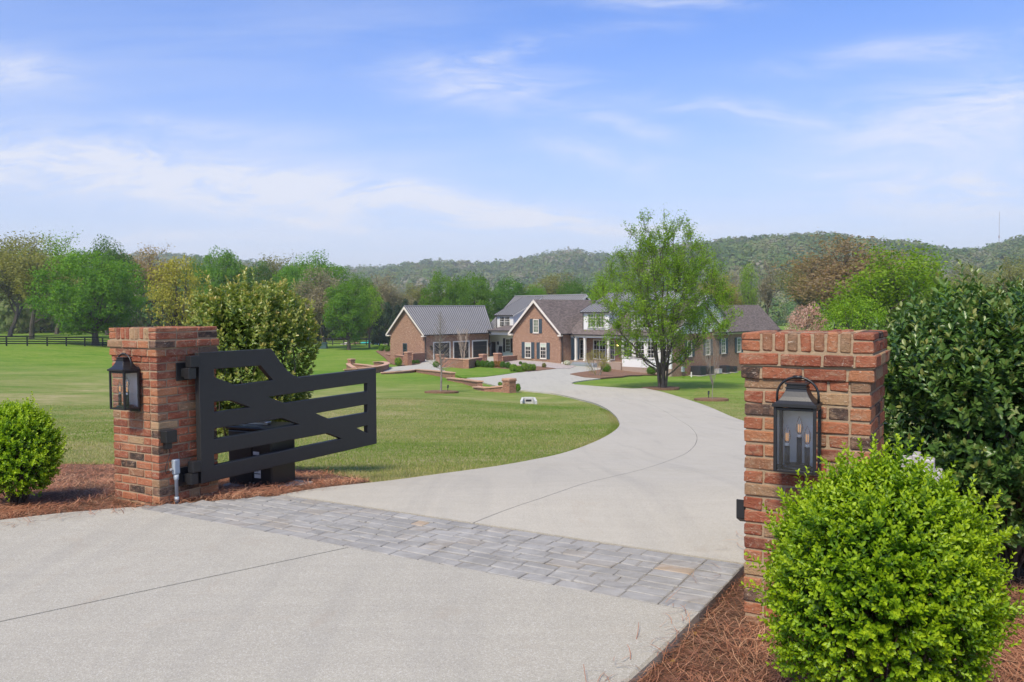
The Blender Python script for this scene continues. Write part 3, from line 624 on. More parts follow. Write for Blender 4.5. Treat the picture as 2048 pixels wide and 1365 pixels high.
# ------------------------------------------------------------------ grass blades where single blades can be seen
def blades(name, poly, n, rng, power=2., avoid=(), hmin=.035, hmax=.075, near=9., dzz=-.085):
    def wf(p):
        k = np.where(in_view(p), np.clip((near / np.maximum(p[:, 1], 1)) ** power, .02, 1), .0)
        for a in avoid: k = np.where(inpoly(p[:, 0], p[:, 1], a), 0, k)
        return k
    q = rand_in(poly, n, rng, wf); a = rng.uniform(0, 2 * math.pi, n); h = rng.uniform(hmin, hmax, n) * (1 + .25 * np.sin(q[:, 0] * 2.) * np.sin(q[:, 1] * 1.7))
    wd = rng.uniform(.0022, .0042, n) * np.clip(q[:, 1] / 9, 1, 2.4); z = g(q[:, 0], q[:, 1]) + dzz
    ld = rng.uniform(0, 2 * math.pi, n); lean = rng.uniform(.1, .75, n) * h
    V = np.zeros((n, 3, 3), np.float32)
    V[:, 0] = np.stack([q[:, 0] - np.cos(a) * wd, q[:, 1] - np.sin(a) * wd, z], 1); V[:, 1] = np.stack([q[:, 0] + np.cos(a) * wd, q[:, 1] + np.sin(a) * wd, z], 1)
    V[:, 2] = np.stack([q[:, 0] + np.cos(ld) * lean, q[:, 1] + np.sin(ld) * lean, z + h], 1)
    f = np.clip(.60 + .30 * np.sin(q[:, 0] * .55 + 1.2 * np.sin(q[:, 1] * .4)) * np.sin(q[:, 1] * .5 + .8) + rng.normal(0, .2, n) - .06, 0, 1)
    tag(link(name, np_mesh(name, V.reshape(-1, 3), np.arange(3 * n).reshape(n, 3), M['grass_blade'], attr=np.repeat(f, 3))), kind='stuff')
DRV = [tuple(p) for p in Lp[::5]] + [tuple(p) for p in Rp[::-5]]
blades('lawn_grass', [(-14, 8), (-.6, 7.6), (6, 20), (6, 38), (-22, 38)], 190000, np.random.default_rng(5), 1.7, (DRV, BED_L), .018, .042)
blades('lawn_grass', [(-1.3, 7.9), (-1.75, 8.55), (-2.4, 9.55), (-3.5, 10.45), (-5.4, 10.9), (-7.2, 10.95), (-8.4, 10.6), (-8.4, 11.3), (-5.4, 11.4), (-3.3, 10.95), (-2.1, 9.9), (-1.1, 8.5)], 16000, np.random.default_rng(6), 0., (DRV,), .04, .085)
eb = [tuple(p) for p in Lp[18:150]] + [tuple(p + np.array([-.22, .05])) for p in Lp[150:18:-1]]
blades('lawn_grass', eb, 16000, np.random.default_rng(7), 1., (DRV,), .03, .06)
blades('lawn_grass', [(2.2, 5.6), (9, 4.2), (12, 30), (12, 52), (6, 30), (5.0, 12)], 30000, np.random.default_rng(8), 1.2, (DRV, BED_R), .02, .045)
# ------------------------------------------------------------------ brick gate pillars
PW = .587; CO = .0677; ZC1 = 18.6 * CO                        # corbel underside
rng = np.random.default_rng(21)
def variants(n, sx, sy, sz, ch=.005, jit=.0032):
    r = []
    for _ in range(n):
        me = rough_box(sx, sy, sz, ch, jit, rng); me.materials.append(M['pillar_brick']); r.append(me)
    return r
BST = variants(9, .19, .09, .0565, .0045, .0034); BHF = variants(6, .09, .09, .0565, .0045, .0034); BRL = variants(5, .053, .19, .094, .007, .004); BCP = variants(4, .19, .09, .052); BCT = variants(4, .19, .09, .034)
def pillar(ca, cb, label):
    c = ab(ca, cb, -.03)
    t = thing('brick_pillar', c, label, 'pillar', 'brick gate pillars')
    def put(me, s, q, z, k, sl=1.):
        """s along side k, q inward from the outer face line (given as distance from the centre)"""
        th = ang + k * math.pi / 2; u = np.array([math.cos(th), math.sin(th)]); v = np.array([-math.sin(th), math.cos(th)])
        p = u * s - v * q; o = link('brick', me, t); o.location = (p[0], p[1], z + rng.uniform(-.0018, .0018)); o.scale = (sl, 1, 1)
        o.rotation_euler = (rng.normal(0, .008), rng.normal(0, .008), th + rng.normal(0, .008))
    def course(z, Wc, par, j=.0105, bw=.089):
        for k in range(4):
            lens = [.19, .19, Wc - bw - .38 - 3 * j]
            if par: lens = lens[::-1] if (k + par) % 2 else [lens[0], lens[2], lens[1]]
            s = -Wc / 2 if not par else Wc / 2
            for L in lens:
                pool, nom = (BST, .19) if L > .14 else (BHF, .09)
                cs = s + L / 2 if not par else s - L / 2
                put(pool[int(rng.integers(len(pool)))], cs, Wc / 2 - bw / 2 + rng.uniform(-.002, .002), z, k, L / nom)
                s = s + L + j if not par else s - L - j
    b = MB(); n = 0
    z = .03 - .04 - CO
    while z + CO < ZC1 - CO + .03 + .001 or n < 19:
        course(z + .03, PW, n % 2); z += CO; n += 1
    z = ZC1 - CO + .03
    course(z, PW + .024, n % 2); course(z + CO, PW + .046, (n + 1) % 2)
    zt = z + 2 * CO; Wc = PW + .024; j = .009
    for k in (1, 3):
        for i in range(3):
            L = (Wc - 2 * j) / 3; put(BCP[int(rng.integers(4))], -Wc / 2 + L / 2 + i * (L + j), Wc / 2 - .045, zt, k, L / .19)
            put(BCT[int(rng.integers(4))], -Wc / 2 + L / 2 + i * (L + j), Wc / 2 - .045, zt + .061, k, L / .19)
    m = 7; wI = Wc - 2 * (.09 + j); pit = (wI + j) / m
    for k in (0, 2):
        for i in range(m):
            put(BRL[int(rng.integers(5))], -wI / 2 + (pit - j) / 2 + i * pit, Wc / 2 - .095, zt, k, (pit - j) / .053)
    u = np.array([*GD, 0]); v = np.array([*GN, 0])
    def core(w, z0, z1):
        o = c + np.array([0, 0, z0]) - u * w / 2 - v * w / 2; b.obox(o, u * w, v * w, (0, 0, z1 - z0))
    core(PW - .013, -.12, ZC1 - CO + .03); core(PW + .012, ZC1 - CO + .0305, ZC1 + .028); core(PW + .034, ZC1 + .0285, zt - .009); core(PW + .012, zt - .0085, zt + .088)
    b.build('mortar', M['mortar'], t)
    return t
pillar(-PW / 2, PW / 2, 'brick pillar that carries the open black gate')
pillar(5.2956 - PW / 2, -.0676 + PW / 2, 'brick pillar half hidden by the bright boxwood')

# ------------------------------------------------------------------ wall lanterns
def lantern(a0, b0, label):
    """a0 centre along the gate line, b0 face of the pillar; the lantern hangs towards the road"""
    t = thing('wall_lantern', ab(a0, b0, 1.0), label, 'lantern', 'black wall lanterns on the gate pillars')
    u = np.array([*GD, 0]); v = -np.array([*GN, 0]); k = np.array([0, 0, 1.]); o = ab(a0, b0 , 0)
    P = lambda x, y, z: o + u * x + v * y + k * z
    def bx(m, x0, x1, y0, y1, z0, z1): m.obox(P(x0, y0, z0), u * (x1 - x0), v * (y1 - y0), k * (z1 - z0))
    W, D0, D1, Z0, Z1 = .089, .03, .172, .765, 1.075
    m = MB(); bx(m, -.06, .06, .001, .021, .735, 1.10); m.build('back_plate', M['black_metal'], t, bevel=.004)
    m = MB(); bx(m, -.08, .08, .0312, .034, .775, 1.055); m.build('added_backing', M['added_backing'], t)  # pale panel added behind the bulbs to brighten the lantern's inside
    m = MB(); bx(m, -.03, .03, .0215, .0305, .93, 1.02); m.build('arm', M['black_metal'], t)
    m = MB(); p = .0075
    for x in (-W, W):
        for y in (D0 + p, D1 - p): bx(m, x - p, x + p, y - p, y + p, Z0, Z1)
    for z in (Z0, Z1 - .016):
        for y in (D0 + p, D1 - p): bx(m, -W + p, W - p, y - p * .8, y + p * .8, z, z + .012)
        for x in (-W, W): bx(m, x - p * .8, x + p * .8, D0 + 2 * p, D1 - 2 * p, z, z + .012)
    m.build('frame', M['black_metal'], t, bevel=.0015)
    m = MB(); bx(m, -W + p, W - p, D0 + 2 * p, D1 - 2 * p, Z0 + .001, Z0 + .006); m.build('floor_plate', M['black_metal'], t)
    m = MB(); yc = (D0 + D1) / 2; hd = (D1 - D0) / 2; e = .012
    bx(m, -W - e, W + e, D0 - .004, D1 + e, Z1 + .0005, Z1 + .016)
    ring = [(W + .006, hd + .006, Z1 + .0165), (W * .86, hd * .86, Z1 + .030), (W * .70, hd * .72, Z1 + .048), (W * .56, hd * .58, Z1 + .072), (W * .52, hd * .54, Z1 + .085)]
    vs = []; fs = []
    for rx, ry, z in ring: vs += [P(-rx, yc - ry, z), P(rx, yc - ry, z), P(rx, yc + ry, z), P(-rx, yc + ry, z)]
    for i in range(len(ring) - 1):
        for q in range(4): q2 = (q + 1) % 4; fs.append((i * 4 + q, i * 4 + q2, i * 4 + 4 + q2, i * 4 + 4 + q))
    m.add(vs, [f[::-1] for f in fs])
    m.build('roof', M['black_metal'], t, bevel=.001)
    m = MB(); bx(m, -W * .56, W * .56, yc - hd * .6, yc + hd * .6, Z1 + .0855, Z1 + .092); bx(m, -W * .50, W * .50, yc - hd * .52, yc + hd * .52, Z1 + .0925, Z1 + .104); bx(m, -W * .58, W * .58, yc - hd * .6, yc + hd * .6, Z1 + .1045, Z1 + .111)
    m.build('roof_cap', M['black_metal'], t, bevel=.001)
    m = MB(); r = W + .006
    pts = [P(-r, yc, Z1 + .018)] + [P(-r * math.cos(a), yc, Z1 + .050 + .088 * math.sin(a)) for a in np.linspace(0, math.pi, 15)] + [P(r, yc, Z1 + .018)]
    m.tube(pts, .0062, 8); m.tube([P(-.02, yc, Z1 + .138), P(.02, yc, Z1 + .138)], .0085, 8)
    m.build('handle', M['black_metal'], t, True)
    for x in (-W, W):
        m = MB(); m.quad(P(x, D0 + 2 * p, Z0 + .012), P(x, D1 - 2 * p, Z0 + .012), P(x, D1 - 2 * p, Z1 - .016), P(x, D0 + 2 * p, Z1 - .016)); m.build('glass_pane', M['lantern_glass'], t)
    m = MB(); m.quad(P(-W + p, D1 - p, Z0 + .012), P(W - p, D1 - p, Z0 + .012), P(W - p, D1 - p, Z1 - .016), P(-W + p, D1 - p, Z1 - .016)); m.build('glass_pane', M['lantern_glass'], t)
    m = MB(); m.lathe(P(0, yc, Z0 + .0062), [(.062, 0), (.064, .016), (.058, .024), (.03, .026)], 20); m.build('candle_dish', M['black_metal'], t, True)
    for x, y, h in ((-.045, yc + .012, .085), (.005, yc - .02, .125), (.047, yc + .012, .085)):
        m = MB(); m.lathe(P(x, y, Z0 + .0325), [(.0125, 0), (.0125, h)], 12); cs = m.build('candle_sleeve', M['candle_sleeve'], t, True)
        zb = Z0 + .033 + h
        m = MB(); m.lathe(P(x, y, zb), [(.008, 0), (.0085, .014)], 10); m.build('bulb_base', M['label_white'], cs, True)
        m = MB(); m.lathe(P(x, y, zb + .0145), [(.008, 0), (.0155, .018), (.0175, .034), (.0135, .056), (.005, .078), (.001, .086)], 14); m.build('bulb', M['bulb_glass'], cs, True)
        m = MB()
        for d in (-.004, .004): m.tube([P(x + d, y, zb + .024), P(x + d, y, zb + .062)], .0022, 5)
        m.build('filament', M['filament'], cs)
lantern(-.27, 0., 'black lantern hung on the pillar beside the open gate')
lantern(4.985, -.0676, 'black lantern on the pillar just above the bright boxwood')

# ------------------------------------------------------------------ gate leaf
G0 = np.array([-2.60, 6.70]); GTH = .514; gu = np.array([math.sin(GTH), math.cos(GTH), 0]); gw = np.array([math.cos(GTH), -math.sin(GTH), 0])
gate = thing('metal_gate', (*G0, .1), 'open black metal gate leaf with cut-out slots, hung on the left pillar', 'gate')
gate['label'] = 'open black metal gate leaf with slanted cut-out slots'
GP = lambda s, z, d=0.: np.array([G0[0], G0[1], 0]) + gu * s + np.array([0, 0, z]) + gw * d
outer = [(0, .112), (2.30, .112), (2.305, .931)] + [(1.14, .920), (1.05, .957), (.985, 1.008), (.90, 1.096), (.81, 1.206)] + [(0, 1.21)]
holes = [[(.155, .995), (.155, 1.062), (.672, 1.060), (.817, .917), (.382, .909)], [(.148, .697), (.148, .783), (.33, .778), (.534, .698)], [(.145, .470), (.145, .556), (.92, .553), (1.134, .469)],
         [(.138, .246), (.138, .339), (1.526, .328), (1.73, .247)], [(.76, .768), (2.155, .780), (2.155, .694), (.958, .691)], [(1.375, .547), (2.151, .555), (2.151, .470), (1.561, .470)], [(1.98, .324), (2.147, .330), (2.147, .247)]]
T = .055; V = []; Fc = []
loops = [outer] + holes
tris = tessellate_polygon([[Vector((x, y, 0)) for x, y in lp] for lp in loops])
flat = [p for lp in loops for p in lp]; nf = len(flat)
V = [GP(s, z, 0) for s, z in flat] + [GP(s, z, -T) for s, z in flat]
for a, b, c in tris:
    A, B, C = (np.array(flat[i]) for i in (a, b, c)); cr = (B[0] - A[0]) * (C[1] - A[1]) - (B[1] - A[1]) * (C[0] - A[0])
    if cr > 0: a, b = b, a                                     # (s, z, d) is left-handed towards the drive
    nn = np.cross(V[b] - V[a], V[c] - V[a])
    if np.dot(nn, gw) < 0: a, b = b, a
    Fc.append((a, b, c)); Fc.append((b + nf, a + nf, c + nf))
i0 = 0
for li, lp in enumerate(loops):
    m = len(lp); ar = sum(lp[i][0] * lp[(i + 1) % m][1] - lp[(i + 1) % m][0] * lp[i][1] for i in range(m))
    for i in range(m):
        a, b = i0 + i, i0 + (i + 1) % m; q = (a, b, b + nf, a + nf)
        mid = (V[a] + V[b]) / 2; e = V[b] - V[a]; cenl = np.mean([GP(*p) for p in lp], 0)
        nn = np.cross(V[b] - V[a], V[b + nf] - V[a]); want = (mid - cenl) if li == 0 else (cenl - mid)
        Fc.append(q if np.dot(nn, want) > 0 else q[::-1])
    i0 += m
b = MB(); b.add(V, Fc); b.build('gate_panel', M['gate_paint'], gate, bevel=.008, seg=3)
hx = lambda m, s0, s1, d0, d1, z0, z1: m.obox(GP(s0, z0, d0), gu * (s1 - s0), gw * (d1 - d0), (0, 0, z1 - z0))
for zc in (1.08, .205):
    m = MB(); hx(m, -.085, -.001, -.062, .006, zc + .012, zc + .105); hg = m.build('hinge', M['black_metal'], gate, bevel=.003)
    m = MB(); hx(m, -.10, -.025, -.066, -.004, zc - .085, zc + .008); m.build('hinge_block', M['black_metal'], hg, bevel=.003)
    m = MB(); o = ab(.004, .175, zc - .10); m.obox(o, np.array([*GD, 0]) * .012, np.array([*GN, 0]) * .15, (0, 0, .15)); m.build('hinge_plate', M['black_metal'], hg, bevel=.002)
    m = MB(); o = ab(.016, .215, zc - .07); m.obox(o, np.array([*GD, 0]) * .055, np.array([*GN, 0]) * .045, (0, 0, .07)); m.build('hinge_bracket', M['black_metal'], hg, bevel=.002)

# ------------------------------------------------------------------ small fittings on and by the pillars
u3, v3 = np.array([*GD, 0]), np.array([*GN, 0])
t = thing('gate_sensor', ab(.004, .07, .48), 'small black sensor box with a wire on the gate pillar', 'sensor')
m = MB(); m.obox(ab(.006, .015, .49), u3 * .075, v3 * .105, (0, 0, .10)); m.build('housing', M['black_plastic'], t, bevel=.004)
m = MB(); m.obox(ab(.004, .04, .435), u3 * .035, v3 * .06, (0, 0, .054)); m.build('bracket', M['black_plastic'], t, bevel=.002)
m = MB(); cpts = [ab(.03, .075, .44), ab(.032, .085, .40), ab(.03, .06, .34), ab(.03, .035, .28), ab(.03, .045, .235), ab(.03, .075, .235), ab(.03, .10, .262)]
m.tube(smooth_line(np.array(cpts)[:, :2], 24).tolist() and [np.array(p) for p in resample(np.array(cpts), 24)], .0028, 6); m.build('wire', M['wire_black'], t, True)
t = thing('junction_box', ab(.01, .13, 0), 'grey electrical box on a conduit up the gate pillar', 'junction box')
m = MB(); m.obox(ab(.006, .110, .215), u3 * .040, v3 * .060, (0, 0, .125)); m.build('box', M['grey_plastic'], t, bevel=.012, seg=3)
m = MB(); m.tube([ab(.028, .14, .214), ab(.028, .14, .17), ab(.028, .14, .165), ab(.028, .14, -.03)], [.022, .020, .0145, .0145], 10); m.build('conduit', M['grey_plastic'], t, True)
m = MB(); m.tube([ab(.028, .14, -.02), ab(.028, .14, .03)], .0185, 10); m.build('coupling', M['grey_plastic'], t, True)
m = MB(); m.tube([ab(.028, .10, .262), ab(.028, .085, .262)], .011, 8); m.build('cable_gland', M['light_grey_plastic'], t)
t = thing('outlet_box', ab(-.64, .10, .05), 'grey weatherproof outlet box on the far side of the gate pillar', 'outlet box')
m = MB(); m.obox(ab(-PW - .075, .08, .06), u3 * .074, v3 * .075, (0, 0, .16)); m.build('box', M['grey_plastic'], t, bevel=.006)
m = MB(); m.obox(ab(-PW - .095, .088, .075), u3 * .018, v3 * .058, (0, 0, .13)); m.build('cover', M['grey_plastic'], t, bevel=.005)
m = MB(); m.tube([ab(-PW - .07, .1, .222), ab(-PW - .05, .11, .245), ab(-PW - .01, .11, .25)], .008, 6); m.build('cable', M['wire_black'], t)
t = thing('gate_bracket', ab(4.66, .05, .42), 'black steel bracket standing out from the pillar above the pavers', 'bracket')
m = MB(); m.prism([ab(4.66, -.035, .565), ab(4.66, .03, .545), ab(4.66, .03, .435), ab(4.66, -.035, .465)], u3 * .045); m.build('arm', M['black_metal'], t, bevel=.003)
m = MB(); m.obox(ab(4.7035, .0, .44), u3 * .006, v3 * .14, (0, 0, .10)); m.build('mounting_plate', M['black_metal'], t)
# gate operator
oc_ = np.array([-2.44, 7.80]); oth = ang + .12; ou = np.array([math.cos(oth), math.sin(oth), 0]); ov = np.array([-math.sin(oth), math.cos(oth), 0])
oz = float(g(*oc_)) - .03; OP = lambda x, y, z: np.array([oc_[0], oc_[1], oz]) + ou * x + ov * y + np.array([0, 0, z])
t = thing('gate_operator', OP(0, 0, 0), 'black gate opener cabinet behind the gate leaf', 'gate opener')
m = MB(); m.obox(OP(-.26, -.17, .02), ou * .52, ov * .36, (0, 0, .53)); m.build('cabinet', M['black_plastic'], t, bevel=.02, seg=3)
m = MB(); m.obox(OP(.03, -.176, .06), ou * .002, ov * .0055, (0, 0, .46)); m.build('seam', M['wire_black'], t)
m = MB(); m.obox(OP(-.275, -.19, .551), ou * .55, ov * .40, (0, 0, .035)); m.build('lid', M['black_plastic'], t, bevel=.012, seg=2)
m = MB(); m.obox(OP(-.24, -.05, .587), ou * .36, ov * .06, (0, 0, .03)); m.obox(OP(.02, -.12, .6175), ou * .06, ov * .26, (0, 0, .022)); m.build('arm', M['steel'], t, bevel=.004)
m = MB(); m.obox(OP(.06, -.1735, .10), ou * .075, ov * .003, (0, 0, .11)); lb = m.build('sticker', M['label_white'], t)
m = MB()
for i in range(6): m.obox(OP(.066, -.1742, .198 - i * .008), ou * (.062 - .012 * (i % 3)), ov * .0006, (0, 0, .003))
m.obox(OP(.062, -.1743, .137), ou * .071, ov * .0007, (0, 0, .008)); m.build('print', M['label_print'], lb)
m = MB(); m.obox(OP(.05, -.1735, .32), ou * .07, ov * .003, (0, 0, .03)); m.build('sticker', M['label_white'], t)
for x in (.005, .055):
    m = MB(); m.tube([OP(x, -.17, .05), OP(x, -.182, .05)], .009, 8); m.build('bolt', M['steel'], t)
t = thing('equipment_pad', OP(0, 0, -.03), 'low concrete pad under the gate opener cabinet', 'pad')
m = MB(); m.obox(OP(-.30, -.21, -.06), ou * .74, ov * .44, (0, 0, .078)); m.build('slab', M['concrete_pad'], t, bevel=.012, seg=2)
# grey electrical housing behind the pillar by the boxwood
bc = at(1846, 985, 4.35); t = thing('utility_box', (bc[0], bc[1], -.03), 'pale grey plastic utility box between the boxwood and the dark holly', 'utility box')
X_ = lambda x, y, z: np.array([bc[0], bc[1], 0]) + u3 * x + v3 * y + np.array([0, 0, z])
zt_ = CAMH - (912 - 617) / FPX * 4.35
m = MB(); m.obox(X_(-.115, -.04, zt_ - .24), u3 * .17, v3 * .10, (0, 0, .22)); m.build('body', M['light_grey_plastic'], t, bevel=.006)
m = MB(); m.obox(X_(-.052, -.065, zt_ - .25), u3 * .036, v3 * .15, (0, 0, .252)); m.build('rib', M['light_grey_plastic'], t, bevel=.004)
m = MB(); m.obox(X_(.0555, -.03, zt_ - .24), u3 * .036, v3 * .08, (0, 0, .165)); m.build('side_cover', M['light_grey_plastic'], t, bevel=.004)
m = MB(); m.obox(X_(-.016, -.055, zt_ - .25), u3 * .10, v3 * .014, (0, 0, .17)); m.build('cover', M['light_grey_plastic'], t, bevel=.004)
m = MB(); m.tube([X_(-.03, .01, -.05), X_(-.03, .01, zt_ - .24)], .02, 8); m.build('post', M['grey_plastic'], t)
# ------------------------------------------------------------------ leafy shrubs built leaf by leaf
def unit(v): return v / (np.linalg.norm(v, axis=-1, keepdims=True) + 1e-9)
def sprigs(root, dirs, L, nodes, leafL, leafW, angle, rng, t0, t1, alt=False, fold=.25, per=2):
    """root, dirs (n,3): shoots with leaves set along them; returns V, F, tint"""
    n = len(root); d = unit(dirs); ref = np.where(np.abs(d[:, 2:3]) < .9, np.array([[0, 0, 1.]]), np.array([[1., 0, 0]]))
    e1 = unit(np.cross(d, ref)); e2 = np.cross(d, e1); VV = []; TT = []
    L = np.broadcast_to(np.asarray(L, float), (n,)); ph0 = rng.uniform(0, 6.28, n); tb = rng.normal(0, .07, n)
    for j in range(nodes):
        s = (j + .6) / nodes
        for q in range(per):
            ph = ph0 + (j * 2.4 if alt else j * math.pi / 2) + q * 2 * math.pi / per + rng.normal(0, .25, n)
            side = np.cos(ph)[:, None] * e1 + np.sin(ph)[:, None] * e2
            an = (angle * (1.15 - .55 * s) + rng.normal(0, .16, n))[:, None]
            ax = d * np.cos(an) + side * np.sin(an); nrm = d * np.sin(an) - side * np.cos(an); bi = np.cross(nrm, ax)
            roll = rng.normal(0, .35, n)[:, None]; bi2 = bi * np.cos(roll) + nrm * np.sin(roll); nrm = nrm * np.cos(roll) - bi * np.sin(roll); bi = bi2
            l = (leafL * (1 - .25 * s) * rng.uniform(.75, 1.15, n))[:, None]; w = leafW / leafL * l * rng.uniform(.85, 1.1, n)[:, None]
            b = root + d * (L * s)[:, None] + side * .001
            P = np.stack([b, b + ax * l * .38 + bi * w * .5 + nrm * w * fold, b + ax * l * .75 + bi * w * .42 + nrm * w * fold * .8, b + ax * l - nrm * l * .04,
                          b + ax * l * .75 - bi * w * .42 + nrm * w * fold * .8, b + ax * l * .38 - bi * w * .5 + nrm * w * fold], 1)
            VV.append(P); TT.append(np.repeat(np.clip(t0 + (t1 - t0) * s + tb + rng.normal(0, .05, n), 0, 1), 6).reshape(n, 6))
    V = np.stack(VV, 1).reshape(-1, 3); T = np.stack(TT, 1).reshape(-1); m = len(V) // 6
    F = (np.arange(m)[:, None, None] * 6 + np.array([[0, 1, 2, 3], [0, 3, 4, 5]])[None]).reshape(-1, 4)
    return V, F, T
def join_np(parts):
    V = []; F = []; T = []; n = 0
    for v, f, t in parts: V.append(v); F.append(f + n); T.append(t); n += len(v)
    return np.concatenate(V), np.concatenate(F), np.concatenate(T)
def sph(n, rng, up=0.):
    d = rng.normal(0, 1, (n, 3)); d[:, 2] += up; return unit(d)
def lumps(d, rng, k=7, amp=.12):
    r = np.ones(len(d)); C = sph(k, rng)
    for c in C: r += amp * rng.uniform(-.6, 1.) * np.exp(-(1 - d @ c) * 7)
    return r
def twig_mesh(base, tips, rng, r0, mat_, parent, name, bend=.15, nst=5):
    m = MB(); base = np.asarray(base, float)
    for k, tp in enumerate(tips):
        b = base + np.array([rng.normal(0, r0 * 2.5), rng.normal(0, r0 * 2.5), -.02]); c = (b + tp) / 2 + np.array([*rng.normal(0, bend, 2), .1 * bend]) * np.linalg.norm(tp - b) - np.array([0, 0, 0])
        pts = [(1 - s) ** 2 * b + 2 * s * (1 - s) * c + s * s * tp for s in np.linspace(0, 1, nst + 1)]
        rr = r0 * rng.uniform(.6, 1.1); m.tube(pts, [rr * (1 - .8 * s) for s in np.linspace(0, 1, nst + 1)], 5, False)
    return m.build(name, mat_, parent)
def shrub_surface(c, rad, n, rng, lo, hi, zmin=-.9, amp=.14, fl=None, boxy=1.):
    d = sph(n, rng, .25); d = d[d[:, 2] > zmin]; d = np.sign(d) * np.abs(d) ** boxy; lr = lumps(unit(d), fl if fl is not None else rng, 9, amp)
    f = lo + (hi - lo) * rng.uniform(0, 1, len(d)) ** .8
    return np.asarray(c) + d * np.asarray(rad) * (lr * f)[:, None], unit(d / np.asarray(rad) * np.mean(rad))
def boxwood(c, rad, n, label, matn, seed, leaf=.021, base=None, spike=40):
    rng = np.random.default_rng(seed)
    t = thing('boxwood_bush', (c[0], c[1], base if base is not None else float(g(c[0], c[1])) - .03), label, 'bush', 'boxwood bushes by the gate')
    parts = []
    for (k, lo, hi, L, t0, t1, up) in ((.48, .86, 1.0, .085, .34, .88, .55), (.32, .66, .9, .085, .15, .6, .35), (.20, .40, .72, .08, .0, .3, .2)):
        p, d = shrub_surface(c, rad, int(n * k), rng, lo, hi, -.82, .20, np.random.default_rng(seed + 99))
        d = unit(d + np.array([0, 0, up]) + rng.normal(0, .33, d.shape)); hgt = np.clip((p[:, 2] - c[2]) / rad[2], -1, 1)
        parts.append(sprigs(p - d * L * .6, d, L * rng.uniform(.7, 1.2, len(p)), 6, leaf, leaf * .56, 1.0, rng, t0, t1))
    p, d = shrub_surface(c, rad, spike, rng, .98, 1.06, -.2, .20, np.random.default_rng(seed + 99)); d = unit(d + np.array([0, 0, .9]) + rng.normal(0, .3, d.shape))
    for q in range(2):
        pp = p + rng.normal(0, .012, p.shape); parts.append(sprigs(pp - d * .04, unit(d + rng.normal(0, .2, d.shape)), rng.uniform(.09, .14, len(pp)), 8, leaf * 1.05, leaf * .56, .95, rng, .45, 1.))
    V, F, T = join_np(parts); T = np.clip(T + .10 * np.sin(V[:, 0] * 9) * np.sin(V[:, 1] * 8 + V[:, 2] * 7), 0, 1)
    V = V[:, :] ; V[:, 2] = np.maximum(V[:, 2], -.03)
    o = link('foliage', np_mesh('foliage', V - np.array(ORG[t.name]), F, M[matn], attr=T), t); o['kind'] = 'stuff'
    tp, _ = shrub_surface(c, np.array(rad), 90, rng, .5, .95, -.5, .20, np.random.default_rng(seed + 99))
    twig_mesh((c[0], c[1], ORG[t.name].z), tp, rng, .007, M['bark'], t, 'stems')
    return t
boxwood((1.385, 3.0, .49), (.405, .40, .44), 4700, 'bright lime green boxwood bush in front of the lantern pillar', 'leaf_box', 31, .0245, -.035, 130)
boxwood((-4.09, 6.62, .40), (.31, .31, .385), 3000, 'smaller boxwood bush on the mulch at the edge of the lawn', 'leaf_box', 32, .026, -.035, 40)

def holly(c, rad, n, label, matn, seed, leaf, tw, boxy=.8):
    rng = np.random.default_rng(seed); zg = float(g(c[0], c[1])) - .03
    t = thing('holly_bush', (c[0], c[1], zg), label, 'bush', 'tall holly bushes by the gate pillars'); parts = []
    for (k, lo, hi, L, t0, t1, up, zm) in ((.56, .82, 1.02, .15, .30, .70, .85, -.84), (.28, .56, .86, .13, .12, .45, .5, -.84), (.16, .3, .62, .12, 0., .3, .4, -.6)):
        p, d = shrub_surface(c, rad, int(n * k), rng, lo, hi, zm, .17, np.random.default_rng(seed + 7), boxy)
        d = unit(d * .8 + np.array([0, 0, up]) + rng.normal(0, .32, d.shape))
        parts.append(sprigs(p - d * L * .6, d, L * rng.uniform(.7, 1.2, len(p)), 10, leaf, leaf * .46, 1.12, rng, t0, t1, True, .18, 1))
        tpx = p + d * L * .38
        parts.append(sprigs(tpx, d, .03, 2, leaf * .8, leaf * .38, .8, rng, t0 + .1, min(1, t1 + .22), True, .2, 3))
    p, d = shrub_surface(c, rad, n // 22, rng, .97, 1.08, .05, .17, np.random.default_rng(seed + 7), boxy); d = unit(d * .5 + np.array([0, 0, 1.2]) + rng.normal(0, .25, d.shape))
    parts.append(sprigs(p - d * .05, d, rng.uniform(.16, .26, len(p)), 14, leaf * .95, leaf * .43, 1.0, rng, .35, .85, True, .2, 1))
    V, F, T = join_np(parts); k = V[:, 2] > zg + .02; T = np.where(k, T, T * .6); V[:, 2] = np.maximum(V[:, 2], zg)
    o = link('foliage', np_mesh('foliage', V - np.array(ORG[t.name]), F, M[matn], attr=T), t); o['kind'] = 'stuff'
    tp, _ = shrub_surface(c, np.array(rad), tw, rng, .55, .95, -.3, .17, np.random.default_rng(seed + 7), boxy)
    twig_mesh((c[0], c[1], zg), tp, rng, .014, M['bark'], t, 'stems', .2)
    return t
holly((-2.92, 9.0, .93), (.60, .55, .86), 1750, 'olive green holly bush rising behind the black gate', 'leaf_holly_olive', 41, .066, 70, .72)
holly((2.96, 4.75, .86), (.74, .58, .69), 3100, 'dark glossy holly bush on bare stems behind the boxwood', 'leaf_holly', 42, .062, 60, .72)

